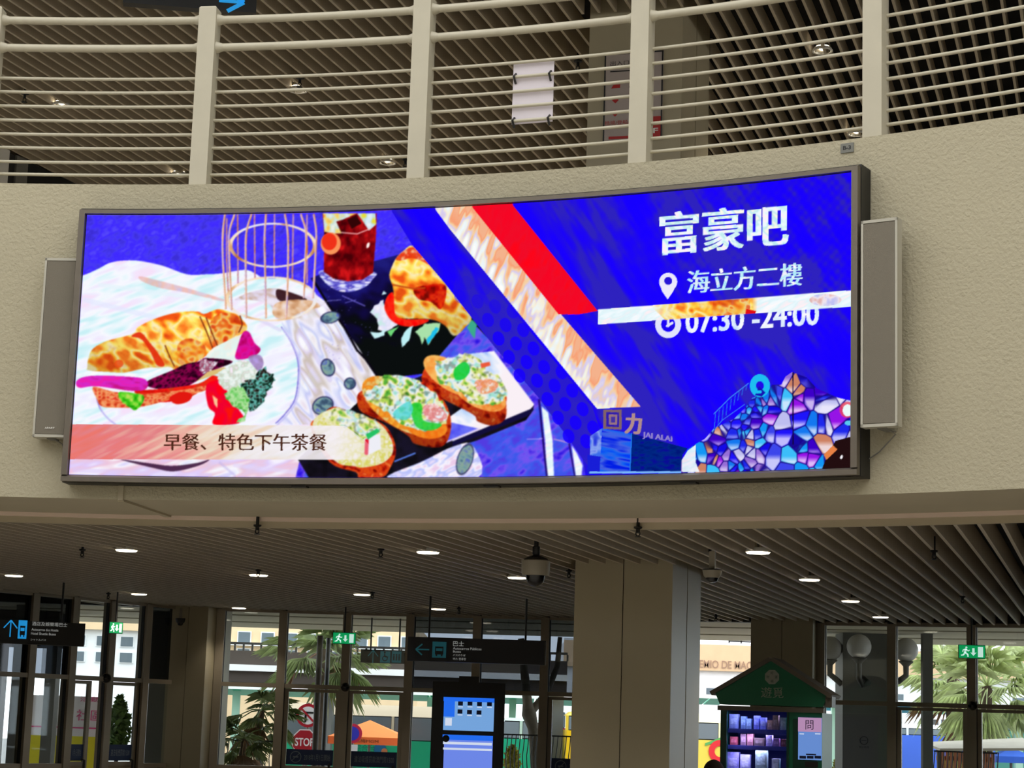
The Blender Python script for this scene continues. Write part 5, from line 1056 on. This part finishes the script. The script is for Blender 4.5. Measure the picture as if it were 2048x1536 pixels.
# plants
M_PALM = mat('palm_green', S(128, 142, 88), .6, var=.35, vscale=6); M_PALMP = mat('palm_pale_green', S(196, 206, 150), .6, var=.3, vscale=6); M_TRUNK = mat('palm_trunk', S(84, 68, 54), .9, var=.2, vscale=10, bump=.01, bscale=30); M_DRY = mat('dry_frond', S(140, 104, 76), .8, var=.2)
M_BARK = mat('grey_bark', S(128, 120, 110), .9, var=.15, vscale=8, bump=.01, bscale=25)
def palm(px, py, Y, cr, gz, label, n, m, seed, el=(-.9, 1.2), tr=.1):
    r = random.Random(seed); c = at_y(px, py, Y); t = thing('fan_palm', (c[0], Y, gz), label, 'palm')
    MB().tube([np.array([c[0]+.03*math.sin(q), Y, gz+(c[2]-gz)*q/6]) for q in range(7)], [tr*1.15]+[tr]*5+[tr*.9], 12).build('trunk', M_TRUNK, t, True)
    for i in range(n):
        az = r.uniform(0, 2*math.pi); e_ = el[0]+(el[1]-el[0])*(i+.5)/n; dv = np.array([math.cos(az)*math.cos(e_), math.sin(az)*math.cos(e_), math.sin(e_)])
        L1 = cr*r.uniform(.38, .52); tip = c+dv*L1-UP*.05*cr; side = np.cross(dv, UP); side /= np.linalg.norm(side)+1e-9; mb = MB()
        mb.tube([c, c+dv*L1*.5+UP*.02, tip], [.014, .011, .008], 5)
        for k in range(17):
            th = (k-8)/8*1.25; bd = dv*math.cos(th)+side*math.sin(th); L2 = cr*(.52-.12*abs(th))*r.uniform(.9, 1.08); md_ = tip+bd*L2*.55-UP*.02; en = tip+bd*L2-UP*(.10+.12*r.random())*cr
            wv = np.cross(bd, np.cross(side, dv)); wv = wv/(np.linalg.norm(wv)+1e-9)*.022
            mb.add([tip, md_+wv, en, md_-wv], [(0, 1, 2), (0, 2, 3)])
        mb.build('frond', M_DRY if (e_ < -.5 and r.random() < .5) else m, t)
palm(648, 1298, 36.5, 1.36, GZ, 'large fan palm outside behind the middle exit sign', 30, M_PALM, 3)
palm(524, 1420, 32.3, .78, -.02, 'small drooping fan palm outside left of the road signs', 22, M_PALM, 5, (-1.2, .9), .06)
palm(490, 1478, 30.2, .62, -.02, 'low fan palm behind the fence near the left column', 20, M_PALM, 6, (-1.1, .9), .05)
palm(1975, 1372, 34.6, 1.42, GZ, 'large pale fan palm outside the right doors', 34, M_PALMP, 8)
palm(1905, 1352, 37.8, 1.2, GZ, 'second pale fan palm, further left outside the right doors', 26, M_PALMP, 9)
tp = [at_y(x, y, 31.0) for x, y in ((1052, 1375), (1055, 1405), (1058, 1428), (1066, 1455), (1071, 1480), (1072, 1536))]; tp.append(np.array([tp[-1][0], 31.0, -.02])); tp.insert(0, tp[0]+np.array([-.1, 0, .75]))
tr_ = thing('tree', tp[-1], 'knobbly grey tree trunk outside right of the kiosk', 'tree')
MB().tube(tp, [.05, .07, .075, .115, .085, .1, .085, .11], 12).build('trunk', M_BARK, tr_, True)
MB().tube([tp[3], tp[3]+np.array([.25, .1, .3]), tp[3]+np.array([.42, .1, .75]), tp[3]+np.array([.45, .1, 1.2])], [.07, .055, .045, .035], 10).build('branch', M_BARK, tr_, True)
def shrub(px0, py0, px1, py1, Y, gz, label, seed, m, n=420):
    r = random.Random(seed); x0, x1, z0, z1 = rect(px0, py0, px1, py1, Y); t = thing('shrub', ((x0+x1)/2, Y, gz), label, 'shrub')
    MB().tube([((x0+x1)/2, Y, gz), ((x0+x1)/2, Y, z1-.2)], .03, 8).build('stem', M_TRUNK, t)
    mb = MB()
    for i in range(n):
        a = r.uniform(0, 6.28); q = math.sqrt(r.random()); hz = r.random(); kx = math.sin(math.pi*min(1, hz*.8+.2)); p = np.array([(x0+x1)/2+math.cos(a)*q*(x1-x0)/2*kx, Y+math.sin(a)*q*(x1-x0)/2*kx, z0+(z1-z0)*hz])
        u = np.array([r.uniform(-1, 1), r.uniform(-1, 1), r.uniform(-.6, 1)]); u /= np.linalg.norm(u); v = np.cross(u, [r.random(), 1, r.random()]); v /= np.linalg.norm(v); s_ = r.uniform(.05, .09)
        mb.add([p-u*s_, p+v*s_*.4, p+u*s_, p-v*s_*.4], [(0, 1, 2), (0, 2, 3)])
    o = mb.build('foliage', m, t); o['kind'] = 'stuff'
M_LEAF = mat('shrub_green', S(92, 122, 50), .7, var=.4, vscale=9); M_LEAFY = mat('yellow_green_hedge', S(190, 184, 78), .7, var=.3, vscale=9)
shrub(212, 1392, 262, 1500, 30.0, -.02, 'tall leafy green shrub outside the left doors', 2, M_LEAF, 800); shrub(1008, 1492, 1040, 1545, 31.5, GZ, 'yellow-green hedge shrub behind the fence by the kiosk', 3, M_LEAFY); shrub(1664, 1520, 1690, 1560, 31.5, GZ, 'yellow-green bush seen beside the vending machine', 4, M_LEAFY); shrub(1880, 1508, 1935, 1560, 33.2, GZ, 'yellow-green bush behind the fence under the right palm', 5, M_LEAFY)
# far buildings
def building(px0, px1, ytop, Y, m, label, bands, cols, rows, y0, y1, dep=12):
    xa, xb, _, zt = rect(px0, ytop, px1, ytop+10, Y); zt = at_y((px0+px1)/2, ytop, Y)[2]; t = thing('building', ((xa+xb)/2, Y+dep/2, GZ), label, 'building')
    MB().box(xa, xb, Y, Y+dep, GZ, zt).build('wall', m, t)
    for by0, by1, bm, nm in bands:
        z1 = at_y((px0+px1)/2, by0, Y)[2]; z0 = at_y((px0+px1)/2, by1, Y)[2]; MB().box(xa-.05, xb+.05, Y-.25, Y, z0, z1).build(nm, bm, t)
    za = at_y((px0+px1)/2, y1, Y)[2]; zb = at_y((px0+px1)/2, y0, Y)[2]
    for i in range(cols):
        for j in range(rows):
            x = xa+(xb-xa)*(i+.2)/cols; w_ = (xb-xa)/cols*.6; z = za+(zb-za)*(j+.15)/rows; h_ = (zb-za)/rows*.7
            f = MB().box(x, x+w_, Y-.06, Y+.02, z, z+h_).build('window', M_BWHITE, t); MB().box(x+w_*.08, x+w_*.92, Y-.08, Y-.05, z+h_*.08, z+h_*.92).build('pane', M_FGLASS, f)
    return t, Y
bt, BY = building(1130, 2350, 1300, 74, M_BWHITE, 'long pale building with a tan band of large letters across the road', [(1300, 1352, M_TANB, 'band'), (1296, 1300, M_BWHITE, 'parapet')], 14, 1, 1378, 1420)
a0 = at_y(1380, 1335, BY-.3); b0 = at_y(1527, 1337, BY-.3); lettering('PREMIO DE MACAU', a0, X1*(b0[0]-a0[0]), UP*(15.5/FPX*BY), mat('facade_letters', S(150, 118, 96), .7), bt, 'lettering', .01)
bx0 = at_y(1460, 1299, BY)
for q in range(4): MB().box(bx0[0]+q*.45, bx0[0]+q*.45+.05, BY+.5, BY+.55, bx0[2], bx0[2]+.75).build('rooftop_post', M_DARK, bt)
for q in range(2): MB().box(bx0[0], bx0[0]+1.4, BY+.5, BY+.55, bx0[2]+.35*q+.3, bx0[2]+.35*q+.35).build('rooftop_rail', M_DARK, bt)
building(420, 840, 1250, 66, M_CREAM, 'cream building behind the middle palm', [(1290, 1296, M_BWHITE, 'cornice')], 9, 2, 1262, 1330)
building(90, 330, 1226, 60, M_BWHITE, 'white building with a cream band seen above the left doors', [(1240, 1260, M_CREAM, 'band')], 5, 2, 1266, 1330)
# footbridge
xa, xb, z0, z1 = rect(380, 1310, 1135, 1338, 42); fb = thing('footbridge', ((xa+xb)/2, 43, GZ), 'dark footbridge with white fascia crossing behind the middle palm', 'bridge')
MB().box(xa, xb, 42, 44, z0, z1).build('deck', M_BROWN, fb); MB().box(xa, xb, 41.9, 42, z0-.13, z0).build('fascia', M_BWHITE, fb); MB().box(xa, xb, 42, 44, z0-.36, z0-.13).build('beam', M_BROWN, fb)
zr = at_y(760, 1293, 42)[2]; MB().box(xa, xb, 42.0, 42.06, zr-.05, zr).build('top_rail', M_IRON, fb)
for i in range(44): MB().box(xa+(xb-xa)*i/43-.02, xa+(xb-xa)*i/43+.02, 42.01, 42.05, z1, zr-.05).build('baluster', M_IRON, fb)
for q in (.03, .35, .68, .97): MB().box(xa+(xb-xa)*q-.2, xa+(xb-xa)*q+.2, 42.6, 43.2, GZ, z0-.3).build('pier', M_PIL, fb)
# dark wall section outside the far left glazing
xa, xb, z0, z1 = rect(-120, 1170, 118, 1290, 29.5); ow = thing('shop_front', ((xa+xb)/2, 30, -.02), 'dark brown shop fascia outside behind the far left windows', 'shop front')
MB().box(xa, xb, 29.5, 30.5, z0, 2.98).build('fascia', M_BROWN, ow)
for q in (.05, .5, .95): MB().box(xa+(xb-xa)*q-.08, xa+(xb-xa)*q+.08, 29.6, 29.9, -.02, z0).build('post', M_PIL, ow)
# hoarding with pink characters
M_YEL = mat('hoarding_yellow', S(226, 214, 40), .6); M_PINK = mat('hoarding_pink', S(222, 70, 140), .6); M_HW = mat('hoarding_white', S(232, 226, 232), .6, var=.04)
xa, xb, z0, z1 = rect(60, 1392, 214, 1472, 31.2); hb = thing('hoarding', ((xa+xb)/2, 31.3, -.02), 'white and yellow street hoarding with pink characters outside the left doors', 'hoarding')
MB().box(xa, xb, 31.2, 31.3, z0, z1).build('upper_board', M_HW, hb); MB().box(xa, xb, 31.2, 31.3, -.02, z0).build('lower_board', M_YEL, hb)
a0 = at_y(152, 1441, 31.19); lettering('社區', a0, X1*.4, UP*.17, M_PINK, hb, 'lettering', .03); a0 = at_y(160, 1403, 31.19); lettering('活動', a0, X1*.3, UP*.08, M_PINK, hb, 'lettering', .01)
MB().box(xa, xb, 31.19, 31.2, z0+.12, z0+.14).build('rule', M_PINK, hb)
# bus shelters: green roofs
M_GRNR = mat('green_roof_sheet', S(40, 190, 150), .4, var=.12, vscale=2); M_LGRN = mat('pale_green_post', S(170, 206, 186), .5)
def shelter(px0, px1, ya, yb, Y, label, posts):
    xa, xb, z0, z1 = rect(px0, ya, px1, yb, Y); t = thing('bus_shelter', ((xa+xb)/2, Y, GZ), label, 'bus shelter')
    n = max(2, int((xb-xa)/1.3))
    for i in range(n): MB().prism([(xa+(xb-xa)*i/n+.02, Y-1.2, z1), (xa+(xb-xa)*(i+1)/n-.02, Y-1.2, z1), (xa+(xb-xa)*(i+1)/n-.02, Y+1.2, z0+.02), (xa+(xb-xa)*i/n+.02, Y+1.2, z0+.02)], UP*.03).build('roof_sheet', M_GRNR, t)
    MB().box(xa, xb, Y-1.25, Y-1.2, z1-.06, z1+.03).build('gutter', M_BWHITE, t)
    for px in posts:
        x = at_y(px, 1450, Y)[0]; MB().box(x-.09, x+.09, Y-.09, Y+.09, GZ, z0+.15).build('post', M_LGRN, t)
shelter(440, 1175, 1385, 1402, 50.5, 'long green-roofed bus shelter behind the middle doors', (470, 687, 860, 1024)); shelter(1380, 1450, 1393, 1410, 49.5, 'green shelter roof seen in the gap beside the vending machine', (1385,)); shelter(1655, 2150, 1408, 1430, 49, 'green-roofed bus shelter behind the right doors', (1670, 1908, 2036))
# buses
def bus(label, px0, px1, yr, yw0, yw1, Y, roofc, bodyc, win, extra=None, dep=2.5):
    xa, xb, zw1, zw0 = rect(px0, yw0, px1, yw1, Y); mid = (px0+px1)/2; zr = at_y(mid, yr, Y)[2]; t = thing('bus', ((xa+xb)/2, Y+dep/2, GZ), label, 'bus')
    B_ = mat('bus_paint', S(*bodyc), .35); R_ = mat('bus_roof_paint', S(*roofc), .4)
    MB().prism([(xa, Y, GZ+.35), (xb, Y, GZ+.35), (xb, Y, zw1), (xa, Y, zw1)], Y1*dep).build('lower_body', B_, t)
    MB().prism([(xa, Y+.02, zw0), (xb, Y+.02, zw0), (xb-.1, Y+.15, zr), (xa+.1, Y+.15, zr)], Y1*(dep-.3)).build('roof', R_, t)
    MB().box(xa+.05, xb-.05, Y+.1, Y+dep-.1, zw1, zw0).build('cabin', M_DARK, t)
    n = max(2, int((xb-xa)/win))
    for i in range(n):
        x0 = xa+(xb-xa)*i/n; x1 = xa+(xb-xa)*(i+1)/n; MB().box(x0+.04, x1-.04, Y+.01, Y+.04, zw1+.02, zw0-.02).build('window', mat('bus_window', S(120, 130, 138), .15), t); MB().box(x0-.03, x0+.03, Y, Y+.06, zw1, zw0).build('window_post', R_, t)
    for q in (.18, .82): MB().lathe([(.48, 0), (.48, .22), (.3, .24)], (xa+(xb-xa)*q, Y+.15, GZ+.48), 20, (0, -1, 0)).build('wheel', M_BLACK, t)
    return t, xa, xb, zw1
b1, xa, xb, zw = bus('cream and green city bus behind the orange parasol', 560, 1010, 1411, 1433, 1481, 45, (244, 222, 190), (20, 190, 140), 1.25)
a0 = at_y(694, 1503, 44.97); lettering('媒綜合台', a0, X1*.62, UP*.17, mat('bus_lettering', S(10, 130, 100), .5), b1, 'lettering', .02)
c = at_y(760, 1498, 44.98); MB().lathe([(.14, 0), (.14, .005)], c, 18, -Y1).build('round_logo', mat('logo_blue', S(20, 110, 160), .5), b1); MB().lathe([(.07, 0), (.07, .006)], c+X1*.1-UP*.05, 14, -Y1).build('round_logo', mat('logo_orange', S(220, 130, 80), .5), b1)
bus('green minibus seen right of the kiosk', 1004, 1080, 1436, 1442, 1478, 41, (190, 214, 200), (20, 160, 120), .9, dep=2)
bus('white and red coach behind the tree trunk', 1082, 1134, 1418, 1424, 1456, 44, (226, 230, 240), (170, 40, 70), 1.0); bus('yellow bus right beside the big column', 1134, 1215, 1424, 1432, 1462, 40, (240, 200, 60), (246, 196, 20), 1.0)
bg2, xa, xb, zw = bus('yellow and red patterned bus in the gap beside the vending machine', 1380, 1500, 1428, 1446, 1481, 44, (240, 236, 190), (240, 214, 90), 1.2)
c = at_y(1440, 1503, 43.98); MB().lathe([(.12, 0), (.25, 0), (.25, .006), (.12, .006)], c, 20, -Y1, False).build('red_ring', mat('bus_red', S(220, 40, 50), .5), bg2)
a0 = at_y(1410, 1492, 43.98); MB().prism([a0, a0+X1*.4+UP*.16, a0+X1*.4+UP*.22, a0+UP*.06], -Y1*.004).build('green_stripe', mat('bus_green', S(90, 170, 90), .5), bg2)
bus('blue and white bus behind the right doors', 1640, 1990, 1448, 1456, 1470, 52, (236, 238, 246), (70, 110, 225), 1.1); bus('green and white bus behind the right palm', 1880, 2200, 1436, 1444, 1462, 56, (240, 242, 244), (60, 130, 110), 1.1)
# road signs and posts
M_RSR = mat('road_sign_red', S(176, 22, 44), .45); M_RSW = mat('road_sign_white', S(240, 232, 236), .45); M_RSB = mat('road_sign_blue', S(60, 60, 200), .45)
def pole(x, Y, z1, t, r=.03, m=None): MB().tube([(x, Y, GZ), (x, Y, z1)], r, 10).build('pole', m or M_GREY, t)
c = at_y(616, 1431, 35); t = thing('road_sign', (c[0], 35, GZ), 'round red-bordered no turning sign above the stop sign', 'road sign')
pole(c[0], 35.03, c[2]+.22, t); MB().lathe([(.205, 0), (.205, .01)], c, 28, -Y1).build('disc', M_RSR, t); MB().lathe([(.155, 0), (.155, .013)], c, 28, -Y1).build('face', M_RSW, t)
MB().cbox(c-Y1*.016-X1*.04-UP*.03, X1, Y1, UP, .018, .002, .085).cbox(c-Y1*.016+UP*.05+X1*.02, X1, Y1, UP, .075, .002, .016).build('arrow', M_BLACK, t); q = (X1-UP)/math.sqrt(2); n2 = (X1+UP)/math.sqrt(2); MB().obox(c-q*.16-n2*.016-Y1*.02, q*.32, n2*.032, -Y1*.002).build('slash', M_RSR, t)
c = at_y(609, 1484, 34.9); t = thing('road_sign', (c[0], 34.9, GZ), 'red octagonal stop sign outside the middle doors', 'road sign')
oc = lambda r: [c+X1*r*math.cos(math.pi/8+k*math.pi/4)+UP*r*math.sin(math.pi/8+k*math.pi/4) for k in range(8)]
pole(c[0], 34.95, c[2]+.2, t); MB().prism(oc(.235), -Y1*.01).build('border', M_RSW, t); MB().prism([p-Y1*.011 for p in oc(.215)], -Y1*.003).build('face', M_RSR, t); lettering('STOP', c-X1*.165-UP*.07-Y1*.018, X1*.33, UP*.14, M_RSW, t, 'lettering', .02)
c = at_y(705, 1467, 35); t = thing('road_sign', (c[0], 35, GZ), 'round red and blue no stopping sign beside the orange parasol', 'road sign')
pole(c[0], 35.03, c[2]+.17, t); MB().lathe([(.17, 0), (.17, .01)], c, 24, -Y1).build('disc', mat('sign_magenta', S(214, 40, 80), .5), t); MB().lathe([(.12, 0), (.12, .013)], c, 24, -Y1).build('face', M_RSB, t); MB().obox(c-X1*.02-UP*.34-Y1*.01, X1*.12, -Y1*.006, UP*.15).build('notice_plate', M_RSW, t)
for px, w_, y0, Y, lb, m in ((652, 9, 1392, 34, 'dark steel lamp post beside the stop sign', M_BLACK), (636, 12, 1372, 33, 'dark brown post in front of the stop sign', M_BROWN)):
    c = at_y(px, y0, Y); t = thing('lamp_post', (c[0], Y, GZ), lb, 'post'); r_ = w_/FPX*Y/2; MB().tube([(c[0], Y, GZ), (c[0], Y, min(c[2]+1.6, 2.9))], r_, 12).build('shaft', m, t, True); MB().lathe([(r_*2, 0), (r_*2, .2), (r_*1.2, .3)], (c[0], Y, GZ), 12).build('foot', m, t)
# parasols, awning, slatted fence
M_ORA = mat('orange_canvas', S(244, 128, 44), .7, var=.05); M_ORD = mat('orange_valance', S(240, 104, 44), .7)
def parasol(pk, l, r, yl, yv, Y, label, m, m2, txt=None):
    p = at_y(*pk, Y); a = at_y(l, yl, Y); b = at_y(r, yl, Y); h = at_y(l, yv, Y)[2]; hw = (b[0]-a[0])/2; cx = (a[0]+b[0])/2; z = a[2]
    t = thing('parasol', (cx, Y, GZ), label, 'parasol'); cor = [np.array([cx+sx*hw, Y+sy*hw, z]) for sx, sy in ((-1, -1), (1, -1), (1, 1), (-1, 1))]; tp_ = np.array([cx, Y, p[2]])
    for k in range(4): MB().prism([cor[k], cor[(k+1) % 4], tp_], UP*.008).build('canopy_panel', m, t); d_ = cor[(k+1) % 4]-cor[k]; MB().obox(cor[k]-UP*(z-h), d_, np.cross(UP, d_)/np.linalg.norm(d_)*.008, UP*(z-h)).build('valance', m2, t)
    MB().tube([(cx, Y, GZ), (cx, Y, p[2]-.02)], .025, 8).build('pole', M_GREY, t); MB().box(cx-.3, cx+.3, Y-.3, Y+.3, GZ, GZ+.08).build('base', M_DARK, t)
    if txt: lettering(txt, cor[0]+X1*hw*.55-UP*(z-h)*.75-Y1*.006, X1*hw*.75, UP*(z-h)*.55, mat('canvas_print', S(120, 60, 20), .7), t, 'lettering', .01)
parasol((736, 1441), 662, 816, 1472, 1486, 38, 'orange square parasol with brown lettering in front of the city bus', M_ORA, M_ORD, '美高梅MGM')
parasol((2022, 1496), 1984, 2060, 1512, 1524, 34, 'blue parasol outside the right doors', mat('blue_canvas', S(60, 110, 225), .7), mat('blue_valance', S(50, 100, 215), .7))
xa, xb, z0, z1 = rect(1872, 1494, 2075, 1505, 31.5); aw = thing('awning', ((xa+xb)/2, 31.5, GZ), 'pale sloping awning outside below the right palm', 'awning')
MB().prism([(xa, 31.2, z0), (xb, 31.2, z0+.06), (xb, 32.4, z1+.12), (xa, 32.4, z1)], UP*.04).build('roof_sheet', mat('awning_sheet', S(176, 168, 154), .7, var=.1), aw)
for q in (.02, .98): MB().box(xa+(xb-xa)*q-.03, xa+(xb-xa)*q+.03, 31.4, 31.46, GZ, z0+.04).build('post', M_BROWN, aw)
xa, xb, z0, z1 = rect(1874, 1503, 1990, 1540, 31.8); sf = thing('wooden_fence', ((xa+xb)/2, 31.8, GZ), 'reddish wooden slatted fence under the pale awning', 'fence'); M_WOOD = mat('red_brown_wood', S(168, 104, 72), .7, var=.15)
for i in range(14): MB().box(xa+(xb-xa)*i/14+.008, xa+(xb-xa)*(i+1)/14-.008, 31.8, 31.83, GZ, z1).build('slat', M_WOOD, sf)
MB().box(xa, xb, 31.83, 31.87, z1-.15, z1-.08).build('rail', M_WOOD, sf)
# lift direction sign under the canopy, outside the middle doors
A, e, d, W_, H_ = sgn_frame((722, 1298), (816, 1328), 28.6); s3 = thing('direction_sign', A+e*W_/2-UP*H_, 'dark sign with teal arrow, wheelchair and lift symbols outside the middle doors', 'sign')
MB().obox(A-UP*H_, e*W_, d*.08, UP*H_).build('case', M_BLACK, s3)
for q in (.2, .8): MB().tube([A+e*W_*q+d*.04, A+e*W_*q+d*.04+UP*(3.05-A[2])], .012, 8).build('hanger', M_DARK, s3)
arrow(sp(746, 1313), e, d, .09, M_TEAL, s3, 'up', .14)
for x0, x1 in ((760, 781), (783, 803)): I0 = sp(x0, 1325); I1 = sp(x1, 1303); MB().obox(I0, e*((I1-I0)@e), -d*.002, UP*(I1[2]-I0[2])).build('pictogram', M_TEAL, s3)
w0 = sp(770, 1314)-d*.003; mb = MB(); mb.lathe([(.028, 0), (.04, 0), (.04, .001), (.028, .001)], w0-UP*.02, 16, -d, False); mb.obox(w0-e*.012, e*.014, -d*.001, UP*.05); mb.lathe([(.014, 0), (.014, .001)], w0+UP*.065-e*.005, 10, -d); mb.obox(w0-UP*.005, e*.045, -d*.001, UP*.012); mb.build('wheelchair_symbol', M_BLACK, s3)
w0 = sp(793, 1314)-d*.003; mb = MB()
for q in (-.045, 0, .045): mb.lathe([(.012, 0), (.012, .001)], w0+e*q*.85+UP*.03, 8, -d); mb.obox(w0+e*q*.85-e*.011-UP*.05, e*.022, -d*.001, UP*.065)
mb.build('lift_symbol', M_BLACK, s3)

# white partition and dark doorway at the back of the gallery, far left
q0 = at_z(0, 290, Z_UP); q1 = at_z(160, 365, Z_UP); gd = (q1-q0)/np.linalg.norm(q1-q0); gn = np.cross(UP, gd)
def gx(px, py): return (at_plane(px, py, q0, gn)-q0)@gd
pt_ = thing('wall_gallery_end', (q0[0], q0[1], 4.0), kind='structure')
segs = [(-1.6, gx(18.5, 320), 'white_panel', M_WHITE, 0), (gx(18.5, 320), gx(36, 340), 'dark_panel', M_DARK, .05), (gx(37, 340), gx(60, 340), 'grey_panel', M_GREY, .03), (gx(60, 340), gx(175, 365), 'dark_panel', M_VOID, .06)]
for a_, b_, nm, m_, off in segs:
    MB().obox(np.array([q0[0], q0[1], 4.0])+gd*a_+gn*off, gd*(b_-a_), gn*.12, UP*(Z_UP-4.0-.01)).build(nm, m_, pt_)
